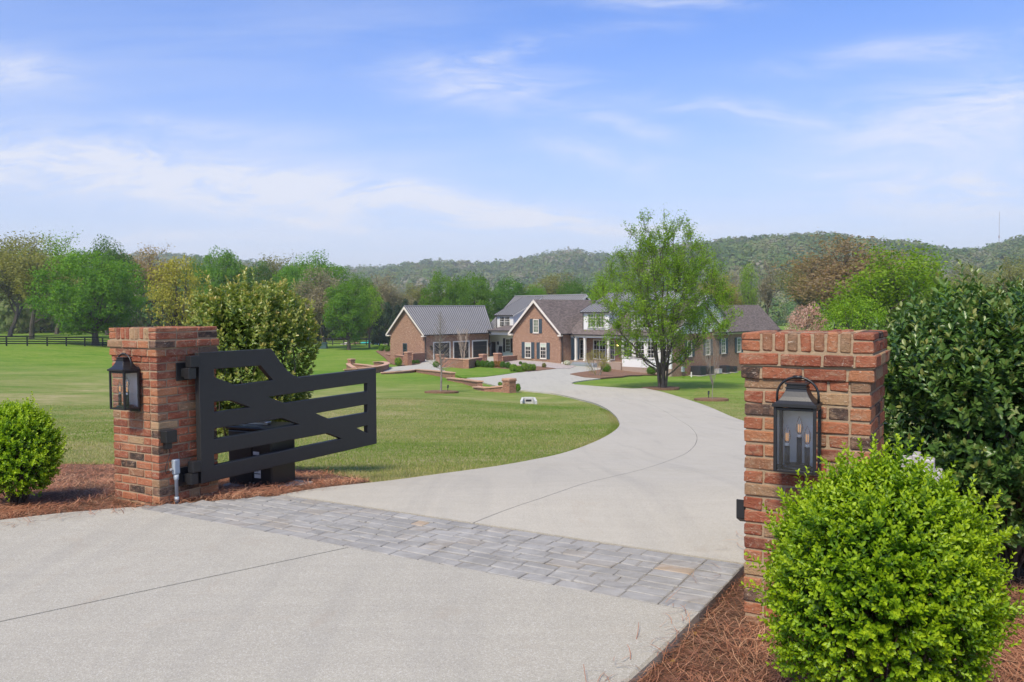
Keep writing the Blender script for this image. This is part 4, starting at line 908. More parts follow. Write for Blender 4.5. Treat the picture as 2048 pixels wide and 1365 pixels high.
# ------------------------------------------------------------------ trees
def leaf_cards(P, nrm, size, rng, asp=.6, jit=.55):
    n = len(P); a = unit(rng.normal(0, 1, (n, 3))); nn = unit(nrm + rng.normal(0, jit, (n, 3))); a = unit(a - nn * np.sum(a * nn, 1, keepdims=True)); b = np.cross(nn, a)
    s = (size * rng.uniform(.6, 1.25, n))[:, None]
    return np.stack([P - a * s * .5, P + b * s * asp * .5 + nn * s * .08, P + a * s * .5, P - b * s * asp * .5 + nn * s * .08], 1).reshape(-1, 3)
def crown_tree(seed, H, cb, rx, nclump, cr, nleaf, lsize, tr, shape='round', nlimb=34, flat=.8):
    """trunk and limbs reach for leaf clumps that fill an uneven envelope; returns (trunk mesh, crown mesh)"""
    rng = np.random.default_rng(seed); hz = (H - cb) / 2; cz = cb + hz; C = []
    lob = np.random.default_rng(seed + 5)
    d = sph(nclump * 2, rng); rr = rng.uniform(.12, 1, len(d)) ** .45; lr = lumps(d, lob, 10, .30) * .9
    P = d * rr[:, None] * lr[:, None] * np.array([rx, rx, hz])
    if shape == 'cone':
        h = rng.uniform(0, 1, len(d)) ** 1.3; a = rng.uniform(0, 6.28, len(d)); q = (1 - h) ** .8 * (.45 + .55 * rng.uniform(0, 1, len(d)) ** .4) * lumps(d, lob, 8, .2)
        P = np.stack([np.cos(a) * rx * q, np.sin(a) * rx * q, (h * 2 - 1) * hz], 1)
    elif shape == 'vase': P[:, :2] *= (.55 + .5 * ((P[:, 2:3] / hz) + 1) / 2 + .15)
    P = P[:nclump]; P[:, 2] += cz
    n = nclump * nleaf; ci = np.repeat(np.arange(nclump), nleaf); cs = cr * rng.uniform(.6, 1.35, nclump)
    off = sph(n, rng) * (rng.uniform(.25, 1, n) ** .5 * cs[ci])[:, None]; off[:, 2] *= flat
    L = P[ci] + off; out = unit(L - np.array([0, 0, cz - hz * .4])); nr = unit(off / cr + out * .6 + np.array([0, 0, .5]))
    V = leaf_cards(L, nr, lsize, rng); tint = np.clip(rng.uniform(.1, .9, nclump)[ci] * .6 + .2 + rng.normal(0, .15, n), 0, 1)
    crown = np_mesh('crown', V, np.arange(4 * n).reshape(n, 4), None, attr=np.repeat(tint, 4))
    m = MB(); top = cb + hz * 1.35; wob = rng.normal(0, .03 * H * .2, (7, 2)); wob[0] = 0
    tp = [np.array([*(wob[k] * k / 3), top * k / 6]) for k in range(7)]; m.tube([tp[0] - np.array([0, 0, .3])] + tp, [tr * 1.5, tr * 1.25] + [tr * (1 - .82 * k / 6) for k in range(1, 7)], 8)
    for k in rng.permutation(nclump)[:nlimb]:
        e = P[k]; z0 = min(max(cb * .75 + rng.uniform(0, .5) * hz, cb * .7), max(e[2] - .2, cb * .7)); b = np.array([np.interp(z0, [q[2] for q in tp], [q[0] for q in tp]), np.interp(z0, [q[2] for q in tp], [q[1] for q in tp]), z0])
        c = b + (e - b) * np.array([.6, .6, .25]); r0 = tr * rng.uniform(.16, .36)
        m.tube([(1 - s) ** 2 * b + 2 * s * (1 - s) * c + s * s * e for s in np.linspace(0, 1, 6)], [r0 * (1 - .85 * s) for s in np.linspace(0, 1, 6)], 5, False)
    me = bpy.data.meshes.new('trunk'); me.from_pydata(m.v, [], m.f); me.update(); return me, crown
def grow(seed, stems, lev, ratio=.74, spread=.5, up=.12, kids=(2, 3), side=.5, tiplev=1):
    """recursive branching; stems = list of (base, direction, length, radius); returns tubes and points on the finest shoots"""
    rng = np.random.default_rng(seed); m = MB(); tips = []
    def br(p, d, L, r, lv):
        k = 4 if lv > 1 else 3; pts = [p]; q = p; dd = d
        for i in range(k):
            dd = unit(dd + rng.normal(0, .11, 3) + np.array([0, 0, up * .35])); q = q + dd * L / k; pts.append(q)
            if lv <= tiplev and (lv <= 1 or rng.uniform() < .5): tips.append((q, dd))
            if lv >= 1 and i < k - 1 and rng.uniform() < side:
                ax = unit(np.cross(dd, rng.normal(0, 1, 3))); a = rng.uniform(.5, .95); nd = unit(dd * math.cos(a) + ax * math.sin(a) + np.array([0, 0, up])); br(q, nd, L * ratio * rng.uniform(.55, .9), r * .45, lv - 1)
        m.tube(pts, [r * (1 - .5 * i / k) for i in range(k + 1)], 7 if lv > 3 else 5 if lv > 1 else 3, False)
        if lv <= 0: return
        n = int(rng.integers(kids[0], kids[1] + 1)); ph = rng.uniform(0, 6.28); e1 = unit(np.cross(dd, [.31, .7, .2])); e2 = np.cross(dd, e1)
        for j in range(n):
            a = spread * rng.uniform(.55, 1.25); f = ph + 6.28 * j / n + rng.normal(0, .4)
            nd = unit(dd * math.cos(a) + (math.cos(f) * e1 + math.sin(f) * e2) * math.sin(a) + np.array([0, 0, up])); br(q, nd, L * ratio * rng.uniform(.8, 1.15), r * .55 if n > 1 else r * .6, lv - 1)
    for b, d, L, r in stems: br(np.asarray(b, float), unit(np.asarray(d, float)), L, r, lev)
    me = bpy.data.meshes.new('trunk'); me.from_pydata([tuple(map(float, p)) for p in m.v], [], m.f); me.update()
    return me, np.array([p for p, _ in tips]), np.array([d for _, d in tips])
def leaf_mesh(tips, dirs, n, sig, lsize, seed, asp=.6):
    rng = np.random.default_rng(seed); i = rng.integers(0, len(tips), n); P = tips[i] + rng.normal(0, sig, (n, 3)); cl = rng.uniform(0, 1, len(tips))
    nr = unit(rng.normal(0, .6, (n, 3)) + np.array([0, 0, .8])); V = leaf_cards(P, nr, lsize, rng, asp)
    return np_mesh('crown', V, np.arange(4 * n).reshape(n, 4), None, attr=np.repeat(np.clip(.25 + .5 * cl[i] * rng.uniform(.5, 1.3, n) + rng.normal(0, .1, n), 0, 1), 4))
def tree(name, p, meshes, matn, label, group, sc=(1, 1, 1), rz=0., barkn='bark', cat='tree', crown='crown'):
    t = thing(name, (p[0], p[1], p[2] - .05), label, cat, group); t.rotation_euler = (0, 0, rz); t.scale = sc
    for nm, me, mm in (('trunk', meshes[0], barkn), (crown, meshes[1], matn)):
        if me is None: continue
        if not me.materials: me.materials.append(M[mm])
        o = link(nm, me, t); o.material_slots[0].link = 'OBJECT'; o.material_slots[0].material = M[mm]
        if nm != 'trunk': o['kind'] = 'stuff'
    return t

# the multi-stemmed tree on the lawn beside the drive
pm = mulch_ring(1325, 776, 1.15)
def maple(seed, H, cb, rx, ncl, cr, nleaf, ls):
    rng = np.random.default_rng(seed); lob = np.random.default_rng(seed + 1); m = MB(); stems = []
    tops = [(-.9, .2, 1.), (.7, -.2, .98), (-.25, -.5, .92), (.15, .7, .95), (-1.9, -.1, .84), (1.9, .1, .82), (-1.1, 1.2, .8), (1.1, -1.1, .8), (-3.5, -.3, .54), (3.5, -.2, .55), (-2.9, .9, .42), (3.0, .7, .44), (-1.5, -2.2, .6), (1.4, 2.2, .6)]
    for k, (x, y, f) in enumerate(tops):
        low = k >= 8; a = k * 2.4; b = np.array([.16 * math.cos(a), .15 * math.sin(a), -.2]) if not low else np.array([.22 * np.sign(x), .1 * y, .75 + .55 * rng.uniform()])
        e = np.array([x, y, H * f * .97]); c = b + (e - b) * np.array([.30, .30, .55]) if not low else b + (e - b) * np.array([.62, .62, .35])
        n = 12; pts = [(1 - s) ** 2 * b + 2 * s * (1 - s) * c + s * s * e + rng.normal(0, .045, 3) * (0 < s < 1) for s in np.linspace(0, 1, n)]
        r0 = (.098 if k < 4 else .078) if not low else .056; m.tube(pts, [r0 * (1.25 if i == 0 and not low else 1) * (1 - .88 * (i / (n - 1)) ** .9) for i in range(n)], 8, False); stems += [(p, r0 * (1 - .88 * i / (n - 1))) for i, p in enumerate(pts) if i >= (4 if not low else 3)]
    SP = np.array([p for p, _ in stems]); SR = np.array([r for _, r in stems])
    d = sph(ncl * 2, rng); rr = rng.uniform(.08, 1, len(d)) ** .42; hz = (H - cb) / 2; P = d * rr[:, None] * lumps(d, lob, 11, .22)[:, None] * np.array([rx, rx, hz])
    P[:, :2] *= (1.04 - .34 * (P[:, 2:3] / hz)); P = P[:ncl]; P[:, 2] += cb + hz; V = []; T = []
    for k, e in enumerate(P):
        dd = np.linalg.norm(SP - (e - np.array([0, 0, 1.0])), axis=1) + 4 * np.maximum(0, SP[:, 2] - e[2] + .2); j = int(np.argmin(dd)); b = SP[j]; c = (b + e) / 2 + np.array([0, 0, -.12]) + (e - b) * np.array([.12, .12, -.05])
        r0 = min(.028, SR[j] * .6); m.tube([(1 - s) ** 2 * b + 2 * s * (1 - s) * c + s * s * e for s in np.linspace(0, 1, 5)], [r0 * (1 - .8 * s) for s in np.linspace(0, 1, 5)], 4, False)
        nt_ = 7; tw = []
        for q in range(nt_):
            dr = unit(unit(e - b) + rng.normal(0, .55, 3) + np.array([0, 0, .25])); L = cr * rng.uniform(.6, 1.4); q0 = b + (e - b) * rng.uniform(.55, 1); q1 = q0 + dr * L; m.tube([q0, (q0 + q1) / 2 + rng.normal(0, .03, 3), q1], [.010, .007, .003], 3, False); tw.append((q0, q1))
        nl = int(nleaf * rng.uniform(.5, 1.35)); s = rng.uniform(.15, 1.1, nl); w_ = rng.integers(0, nt_, nl); A = np.array([t_[0] for t_ in tw])[w_]; B = np.array([t_[1] for t_ in tw])[w_]
        L = A + (B - A) * s[:, None] + rng.normal(0, .10, (nl, 3)); V.append(L); T.append(np.clip(.5 + rng.normal(0, .16) + rng.normal(0, .12, nl) + .25 * (s - .6), 0, 1))
    L = np.concatenate(V); T = np.concatenate(T); nn = unit(rng.normal(0, .6, L.shape) + np.array([0, 0, .7])); V = leaf_cards(L, nn, ls, rng)
    me = bpy.data.meshes.new('trunk'); me.from_pydata([tuple(map(float, p)) for p in m.v], [], m.f); me.update()
    return me, np_mesh('crown', V, np.arange(len(V)).reshape(-1, 4), None, attr=np.repeat(T, 4))
MH = at(1325, 446, pm[1])[2] - pm[2]; MW = 282 / FPX * pm[1] / 2
bm_, mlf = maple(77, MH, 1.35, MW * .98, 450, .62, 120, .112)

def leader_tree(seed, H, cb, rad, nb):
    """young tree: straight leader with fine side branches"""
    rng = np.random.default_rng(seed); m = MB(); tp = [np.array([.03 * math.sin(k), .03 * math.cos(k * 1.3), H * k / 8 - (.1 if k == 0 else 0)]) for k in range(9)]; m.tube(tp, [.062 * (1 - .9 * k / 8) for k in range(9)], 7, False)
    for k in range(nb):
        f = k / nb; z = cb + (H - cb) * f * .97; a = k * 2.4 + rng.normal(0, .3); L = rad * (1 - f) ** .75 * rng.uniform(.7, 1.15) + .12; d = np.array([math.cos(a), math.sin(a), .25 + .9 * f]); d /= np.linalg.norm(d); b = np.array([0, 0, z])
        pts = [b + d * L * s + np.array([0, 0, .22 * L * s * s]) + rng.normal(0, .02, 3) * (s > 0) for s in np.linspace(0, 1, 5)]; r0 = .017 * (1 - .6 * f); m.tube(pts, [r0 * (1 - .8 * s) for s in np.linspace(0, 1, 5)], 4, False)
        for q in range(5):
            s = rng.uniform(.25, 1); p = pts[0] + (pts[-1] - pts[0]) * s; dd = unit(d + rng.normal(0, .6, 3) + np.array([0, 0, .2])); m.tube([p, p + dd * L * rng.uniform(.2, .45)], [.006, .002], 3, False)
    me = bpy.data.meshes.new('trunk'); me.from_pydata([tuple(map(float, p)) for p in m.v], [], m.f); me.update(); return me
# ------------------------------------------------------------------ the house
HO = np.array([6.02, 100.4]); A1 = np.array([*HO, float(g(*HO))]); F1 = np.array([.686, .7276]); F1 /= np.linalg.norm(F1); G1 = np.array([F1[1], -F1[0]])
HP = lambda p, q, z: np.array([*(HO + p * G1 + q * F1), z])
g3, f3, z3 = np.array([*G1, 0]), np.array([*F1, 0]), np.array([0, 0, 1.])
print('house origin', HO, 'z', A1[2])
ZF = float(A1[2])                                             # ground at the near corner of the gabled wing
house = thing('brick_house', HP(-4, 2, ZF), 'long brick country house with dark metal and shingle roofs at the end of the drive', 'house')
def faces(name, polys, matn, parent=house, uvs=True, kind=None):
    b = MB(); UV = []
    for pts in polys:
        pts = [np.asarray(p, float) for p in pts]; n = np.cross(pts[1] - pts[0], pts[2] - pts[0]); n /= np.linalg.norm(n) + 1e-9
        if abs(n[2]) > .98: u, v = np.array([1., 0, 0]), np.array([0, 1., 0])
        else: u = np.cross([0, 0, 1.], n); u /= np.linalg.norm(u); v = np.cross(n, u)
        b.poly(pts); UV += [(float(np.dot(p, u)), float(np.dot(p, v))) for p in pts]
    o = b.build(name, M[matn], parent); me = o.data
    if len(me.loops) == len(UV):
        l = me.uv_layers.new(name='UVMap'); l.data.foreach_set('uv', np.array(UV, np.float32).ravel())
    if kind: o['kind'] = kind
    return o
def slab(pts, th):
    """a plane with thickness: returns its six faces (pts counter-clockwise seen from outside)"""
    pts = [np.asarray(p, float) for p in pts]; n = np.cross(pts[1] - pts[0], pts[2] - pts[0]); n /= np.linalg.norm(n); lo = [p - n * th for p in pts]; m = len(pts)
    return [pts, lo[::-1]] + [[pts[i], lo[i], lo[(i + 1) % m], pts[(i + 1) % m]] for i in range(m)]
def seams(e0, e1, r0, r1, pitch=.34, w=.055, h=.06, parent=house):
    """standing seams on a roof plane between eave e0-e1 and ridge r0-r1"""
    e0, e1, r0, r1 = (np.asarray(q, float) for q in (e0, e1, r0, r1)); n = np.cross(e1 - e0, r0 - e0); n /= np.linalg.norm(n)
    if n[2] < 0: n = -n
    L = np.linalg.norm(e1 - e0); k = max(2, int(round(L / pitch))); m = MB(); ux = (e1 - e0) / L
    for i in range(k + 1):
        s = i / k; a = e0 + (e1 - e0) * s; b = r0 + (r1 - r0) * s; m.obox(a - ux * w / 2, ux * w, b - a, n * h)
    o = m.build('roof_seam', M['roof_seam'], parent); o['kind'] = 'stuff'; return o
ZB = ZF - 2.6                                                  # walls run down into the ground
def P_(p, q, z): return HP(p, q, z)
# --- levels
ZE_A, ZR_A = -1.05, 2.85            # gabled wing: eave, ridge
ZE_G, ZR_G = -1.22, 2.12            # garage
# --- gabled wing (brick front with three windows)
WA = 8.15; mid = -WA / 2; QA = 12.5
wallA = faces('wall', [[P_(-WA, 0, ZB), P_(0, 0, ZB), P_(0, 0, ZE_A), P_(mid, 0, ZR_A - .12), P_(-WA, 0, ZE_A)],
                       [P_(0, 0, ZB), P_(0, 2.07, ZB), P_(0, 2.07, ZE_A), P_(0, 0, ZE_A)], [P_(-WA, 6, ZB), P_(-WA, 0, ZB), P_(-WA, 0, ZE_A), P_(-WA, 6, ZE_A)]], 'house_brick')
oh = .42; sl = (ZR_A - ZE_A) / (WA / 2); zo = ZE_A - oh * sl * .6
rf = faces('roof', slab([P_(oh, -oh, ZE_A - oh * sl + .12), P_(oh, QA, ZE_A - oh * sl + .12), P_(mid, QA, ZR_A + .12), P_(mid, -oh, ZR_A + .12)], .12) +
           slab([P_(mid, -oh, ZR_A + .12), P_(mid, QA, ZR_A + .12), P_(-WA - oh, QA, ZE_A - oh * sl + .12), P_(-WA - oh, -oh, ZE_A - oh * sl + .12)], .12), 'shingle')
def rake(p0, pm, p1, q, ze, zr, oh_, sl_, hgt=.30, th=.05, matn='trim_paint'):
    m = MB()
    for a, b in ((p0 - oh_, pm), (p1 + oh_, pm)):
        za = ze - oh_ * sl_; m.prism([P_(a, q, za + .10), P_(b, q, zr + .10), P_(b, q, zr - hgt), P_(a, q, za - hgt + .10)], -f3 * th)
    return m.build('rake_board', M[matn], house)
rake(-WA, mid, 0, -oh - .003, ZE_A, ZR_A, oh, sl)
for a, s in ((-WA - oh, 1), (oh, -1)):
    za = ZE_A - oh * sl; m = MB(); m.obox(P_(a, -oh + .001, za - .22), g3 * s * .55, f3 * oh * .97, z3 * .20); m.build('eave_return', M['trim_paint'], house)
m = MB(); m.obox(P_(oh + .002, -oh + .05, ZE_A - oh * sl - .02), g3 * .12, f3 * (2.07 + oh), z3 * .13); m.build('gutter', M['dark_gutter'], house)
m = MB(); m.tube([P_(.09, .22, ZE_A - .2), P_(.09, .22, ZF - .25)], .055, 6); m.build('downspout', M['dark_gutter'], house)
m = MB(); m.tube([P_(.12, .18, ZF + .12), P_(.3, -.1, ZF - .05)], .08, 6); m.build('downspout_shoe', M['white_paint'], house)

def window(u, n, o, w, h, cols, rows, sh=0., glass='window_glass', frame='trim_paint', fw=.10, sill=True, double=1, shm='shutter_paint', curtain=False):
    """o: lower left corner on the wall face seen from outside, u along the wall, n out of it"""
    o = np.asarray(o, float); m = MB(); fr = .06
    def bx(m, x0, x1, z0, z1, d0, d1): m.obox(o + u * x0 + z3 * z0 + n * d0, u * (x1 - x0), z3 * (z1 - z0), n * (d1 - d0))
    bx(m, 0, fw, 0, h, .004, fr); bx(m, w - fw, w, 0, h, .004, fr); bx(m, fw, w - fw, h - fw, h, .004, fr); bx(m, fw, w - fw, 0, fw, .004, fr)
    if sill: bx(m, -.05, w + .05, -.07, -.002, .004, .10)
    uw = (w - 2 * fw) / double
    for k in range(double):
        x0 = fw + k * uw
        if k: bx(m, x0 - fw * .6, x0 + fw * .6, fw, h - fw, .0045, fr * .9)
        for c in range(1, cols): bx(m, x0 + uw * c / cols - .014, x0 + uw * c / cols + .014, fw, h - fw, .02, .042)
        for r in range(1, rows):
            t_ = .03 if r * 2 == rows else .014
            bx(m, x0, x0 + uw, fw + (h - 2 * fw) * r / rows - t_, fw + (h - 2 * fw) * r / rows + t_, .02, .040)
    wd = m.build('window', M[frame], house)
    m = MB(); m.quad(o + u * fw + z3 * fw + n * .012, o + u * (w - fw) + z3 * fw + n * .012, o + u * (w - fw) + z3 * (h - fw) + n * .012, o + u * fw + z3 * (h - fw) + n * .012); m.build('pane', M[glass], wd)
    if curtain:
        m = MB(); m.quad(o + u * fw + z3 * (h * .72) + n * .0145, o + u * (w - fw) + z3 * (h * .72) + n * .0145, o + u * (w - fw) + z3 * (h - fw) + n * .0145, o + u * fw + z3 * (h - fw) + n * .0145); m.build('blind', M['curtain'], wd)
    if sh:
        for x0 in (-sh - .05, w + .05):
            m = MB()
            bx(m, x0, x0 + sh, -.04, h + .04, .006, .045)
            for (za, zb) in ((.03, h * .52), (h * .60, h - .04)):
                for (xa, xb, z0_, z1_) in ((.0, .08, za, zb), (sh - .08, sh, za, zb), (.08, sh - .08, za, za + .08), (.08, sh - .08, zb - .08, zb)): bx(m, x0 + xa, x0 + xb, z0_, z1_, .0455, .06)
            m.build('shutter', M[shm], house)
    return wd
nF, nG = -f3, g3                                              # outward normals of fronts and of the walls facing right
zl = ZF + .50
for p0 in (-5.95, -3.35): window(g3, nF, P_(p0, 0, zl), 1.05, 2.0, 3, 4, .52, curtain=True)
window(g3, nF, P_(-4.52, 0, zl + 3.25), .95, 1.75, 3, 4, .50, 'green_glass')

# --- garage
PG0 = np.array([-11.4, 105., float(g(-11.4, 105.))]); dq = (PG0[:2] - HO); pg_, qg = float(dq @ G1), float(dq @ F1); print('garage corner p,q', pg_, qg)
WG = 7.1; LG = 12.06; mg = pg_ - WG / 2; qe = qg + LG
faces('wall', [[P_(pg_ - WG, qg, ZB), P_(pg_, qg, ZB), P_(pg_, qg, ZE_G), P_(mg, qg, ZR_G - .12), P_(pg_ - WG, qg, ZE_G)],
               [P_(pg_, qg, ZB), P_(pg_, qe, ZB), P_(pg_, qe, ZE_G), P_(pg_, qg, ZE_G)]], 'house_brick')
slg = (ZR_G - ZE_G) / (WG / 2); oh = .40
e0, e1 = P_(pg_ + oh, qg - oh, ZE_G - oh * slg + .12), P_(pg_ + oh, qe + .3, ZE_G - oh * slg + .12); r0_, r1_ = P_(mg, qg - oh, ZR_G + .12), P_(mg, qe + 2.6, ZR_G + .12)
l0, l1 = P_(pg_ - WG - oh, qg - oh, ZE_G - oh * slg + .12), P_(pg_ - WG - oh, qe + .3, ZE_G - oh * slg + .12)
faces('roof', slab([e0, e1, r1_, r0_], .10) + slab([r0_, r1_, l1, l0], .10) + slab([e1, l1, r1_], .10), 'roof_metal'); seams(e0, e1, r0_, r1_)
m = MB(); m.tube([r0_ + z3 * .05, r1_ + z3 * .05], .075, 6); m.build('ridge_cap', M['roof_metal'], house)
rake(pg_ - WG, mg, pg_, qg - oh - .003, ZE_G, ZR_G, oh, slg, .26)
for a, s in ((pg_ - WG - oh, 1), (pg_ + oh, -1)): m = MB(); m.obox(P_(a, qg - oh + .001, ZE_G - oh * slg - .17), g3 * s * .6, f3 * oh * .97, z3 * .16); m.build('eave_return', M['trim_paint'], house)
m = MB(); m.obox(P_(pg_ + oh + .002, qg - oh, ZE_G - oh * slg - .02), g3 * .13, f3 * (LG + oh), z3 * .12); m.build('gutter', M['dark_gutter'], house)
m = MB(); m.obox(P_(pg_ + .003, qg + .3, ZE_G - .30), g3 * .02, f3 * (LG - .35), z3 * .18); m.build('frieze_board', M['trim_paint'], house)
m = MB(); m.tube([P_(pg_ + .08, qg + .14, ZE_G - .3), P_(pg_ + .08, qg + .14, ZF + .1)], .055, 6); m.build('downspout', M['dark_gutter'], house)
m = MB(); m.tube([P_(pg_ + .1, qg + .12, ZF + .3), P_(pg_ + .35, qg - .1, ZF - .05)], .07, 6); m.build('downspout_shoe', M['white_paint'], house)
m = MB(); m.tube([P_(pg_ + .08, qe - .15, ZE_G - .3), P_(pg_ + .08, qe - .15, ZF - .2)], .055, 6); m.build('downspout', M['dark_gutter'], house)
window(-f3 * 0 + g3, nF, P_(pg_ - WG + 2.75, qg, ZF + .62), .85, 1.75, 3, 4, frame='shutter_paint')
dz_ = ZF - .12
for k in range(3):
    q0 = qg + 1.64 + k * 3.54; w_, h_ = 2.73, 2.52
    m = MB(); m.obox(P_(pg_ + .004, q0 - .16, dz_), g3 * .06, f3 * .16, z3 * (h_ + .16)); m.obox(P_(pg_ + .004, q0 + w_, dz_), g3 * .06, f3 * .16, z3 * (h_ + .16)); m.obox(P_(pg_ + .004, q0, dz_ + h_), g3 * .06, f3 * w_, z3 * .16)
    fr = m.build('garage_door', M['white_paint'], house)
    for r in range(4):
        m = MB(); m.obox(P_(pg_ + .006, q0 + .004, dz_ + r * h_ / 4 + .008), g3 * .025, f3 * (w_ - .008), z3 * (h_ / 4 - .016)); m.build('door_panel', M['garage_door_paint'], fr)
for q0 in (qg + 1.05, qg + 11.78):
    m = MB(); m.obox(P_(pg_ + .03, q0, ZF + 1.55), g3 * .2, f3 * .2, z3 * .42); m.prism([P_(pg_ + .0, q0 - .03, ZF + 1.97), P_(pg_ + .26, q0 - .03, ZF + 1.97), P_(pg_ + .13, q0 - .03, ZF + 2.12)], f3 * .26); m.build('wall_light', M['black_metal'], house)

# --- covered passage between garage and gabled wing
zt = ZE_A - .62; qb = qe - .25; qk = qe + 2.3
faces('wall', [[P_(-19.4, qk, ZB), P_(-WA, qk, ZB), P_(-WA, qk, zt + .5), P_(-19.4, qk, zt + .5)]], 'white_siding')
faces('wall', [[P_(pg_, qe, ZB), P_(pg_ - WG, qe, ZB), P_(pg_ - WG, qe, ZE_G), P_(pg_, qe, ZE_G)]], 'house_brick')
m = MB(); m.obox(P_(pg_ + .05, qb, zt - .10), g3 * (-WA - pg_ - .06), f3 * .25, z3 * .62); m.build('porch_beam', M['white_paint'], house)
m = MB(); m.obox(P_(-19.4, qe + .02, zt - .02), g3 * (-WA + 19.3), f3 * 2.26, z3 * .06); m.build('porch_ceiling', M['white_siding'], house)
m = MB(); m.obox(P_(-19.4, qb - .3, ZF - 1.5), g3 * (-WA + 19.3), f3 * 2.8, z3 * 1.42); m.build('porch_floor', M['terrace_paving'], house)
faces('roof', slab([P_(pg_ + .2, qb - .35, zt + .55), P_(-WA - .05, qb - .35, zt + .55), P_(-WA - .05, qb + 3.4, zt + 1.15), P_(pg_ + .2, qb + 3.4, zt + 1.15)], .10), 'shingle')
m = MB(); m.obox(P_(pg_ + .3, qb - .48, zt + .40), g3 * (-WA - pg_ - .4), f3 * .12, z3 * .12); m.build('gutter', M['dark_gutter'], house)
window(g3, nF, P_(-14.95, qk, ZF + .75), .95, 1.9, 3, 4, .42, shm='dark_gutter', frame='white_paint')
m = MB(); m.obox(P_(-17.75, qk - .05, ZF - .08), g3 * .8, f3 * .04, z3 * 2.2); m.build('door', M['dark_gutter'], house)
m = MB(); m.obox(P_(-16.5, qk - .15, ZF + 1.75), g3 * .24, f3 * .14, z3 * .45); m.build('wall_light', M['black_metal'], house)
m = MB(); m.prism([P_(-16.35, qk - .3, ZF - .08), P_(-15.45, qk - .3, ZF - .08), P_(-15.55, qk - .15, ZF + 1.55), P_(-16.1, qk - .15, ZF + 1.55)], f3 * .06); m.build('screen', M['dark_gutter'], house)

# --- tall rear block with the long metal ridge, and its dormer
zr, ze = 3.72, -1.0; qr = 13.0; pl, pr = -19.9, -6.05; run = 6.3
me0, me1, mr0, mr1 = P_(pl, qr - run, ze), P_(pr, qr - run, ze), P_(pl, qr, zr), P_(pr, qr, zr); mb0, mb1 = P_(pl, qr + run, ze), P_(pr, qr + run, ze)
faces('roof', slab([me0, me1, mr1, mr0], .10) + slab([mr0, mr1, mb1, mb0], .10), 'roof_metal'); seams(me0, me1, mr0, mr1)
m = MB(); m.tube([mr0 + z3 * .05, mr1 + z3 * .05], .08, 6); m.build('ridge_cap', M['roof_metal'], house)
faces('wall', [[P_(pr - .3, qr - run + .3, ZB), P_(pr - .3, qr + run - .3, ZB), P_(pr - .3, qr + run - .3, ze - .1), P_(pr - .3, qr, zr - .35), P_(pr - .3, qr - run + .3, ze - .1)],
               [P_(pl + .3, qr + run - .3, ZB), P_(pl + .3, qr - run + .3, ZB), P_(pl + .3, qr - run + .3, ze - .1), P_(pl + .3, qr, zr - .35), P_(pl + .3, qr + run - .3, ze - .1)],
               [P_(pl + .3, qr - run + .3, ZB), P_(pr - .3, qr - run + .3, ZB), P_(pr - .3, qr - run + .3, ze), P_(pl + .3, qr - run + .3, ze)]], 'white_siding')
for p_, s in ((pl, -1), (pr, 1)):
    m = MB()
    for qq in (qr - run, qr + run): m.prism([P_(p_, qq, ze + .02), P_(p_, qr, zr + .02), P_(p_, qr, zr - .32), P_(p_, qq, ze - .28)], g3 * s * .05)
    m.build('rake_board', M['white_paint'], house)
def dormer(p0, p1, qf, zb, ze_, qtop, ztop, nwin=2, glass='window_glass', w=1.05, h=1.55, oh_=.3):
    """shed dormer: white front at qf, metal roof rising to (qtop, ztop)"""
    faces('wall', [[P_(p0, qf, zb), P_(p1, qf, zb), P_(p1, qf, ze_), P_(p0, qf, ze_)], [P_(p1, qf, zb), P_(p1, qtop, zb), P_(p1, qtop, ztop - .1), P_(p1, qf, ze_)],
                   [P_(p0, qtop, zb), P_(p0, qf, zb), P_(p0, qf, ze_), P_(p0, qtop, ztop - .1)]], 'white_siding')
    s = (ztop - ze_) / (qtop - qf); a, b, c, d = P_(p0 - oh_, qf - oh_, ze_ - oh_ * s + .12), P_(p1 + oh_, qf - oh_, ze_ - oh_ * s + .12), P_(p1 + oh_, qtop, ztop + .12), P_(p0 - oh_, qtop, ztop + .12)
    faces('roof', slab([a, b, c, d], .08), 'roof_metal'); seams(a, b, d, c, .40)
    m = MB(); m.obox(a - z3 * .16 - f3 * .03, g3 * (p1 - p0 + 2 * oh_), f3 * .1, z3 * .12); m.build('gutter', M['dark_gutter'], house)
    m = MB(); m.prism([b - z3 * .02, c - z3 * .02, c - z3 * .22, b - z3 * .22], g3 * .04); m.build('rake_board', M['white_paint'], house)
    tw = w * nwin; x0 = p0 + ((p1 - p0) - tw) / 2
    window(g3, nF, P_(x0, qf, ze_ - .22 - h), tw, h, 3, 4, 0, glass, 'white_paint', .11, True, nwin)
    m = MB(); m.tube([P_(p0 + .0, qf - .06, ze_ - .1), P_(p0 + .0, qf - .06, zb)], .05, 6); m.build('downspout', M['dark_gutter'], house)
dormer(-17.4, -14.2, 6.55, -1.3, .98, 12.6, 3.45, 2, w=1.05, h=1.55)

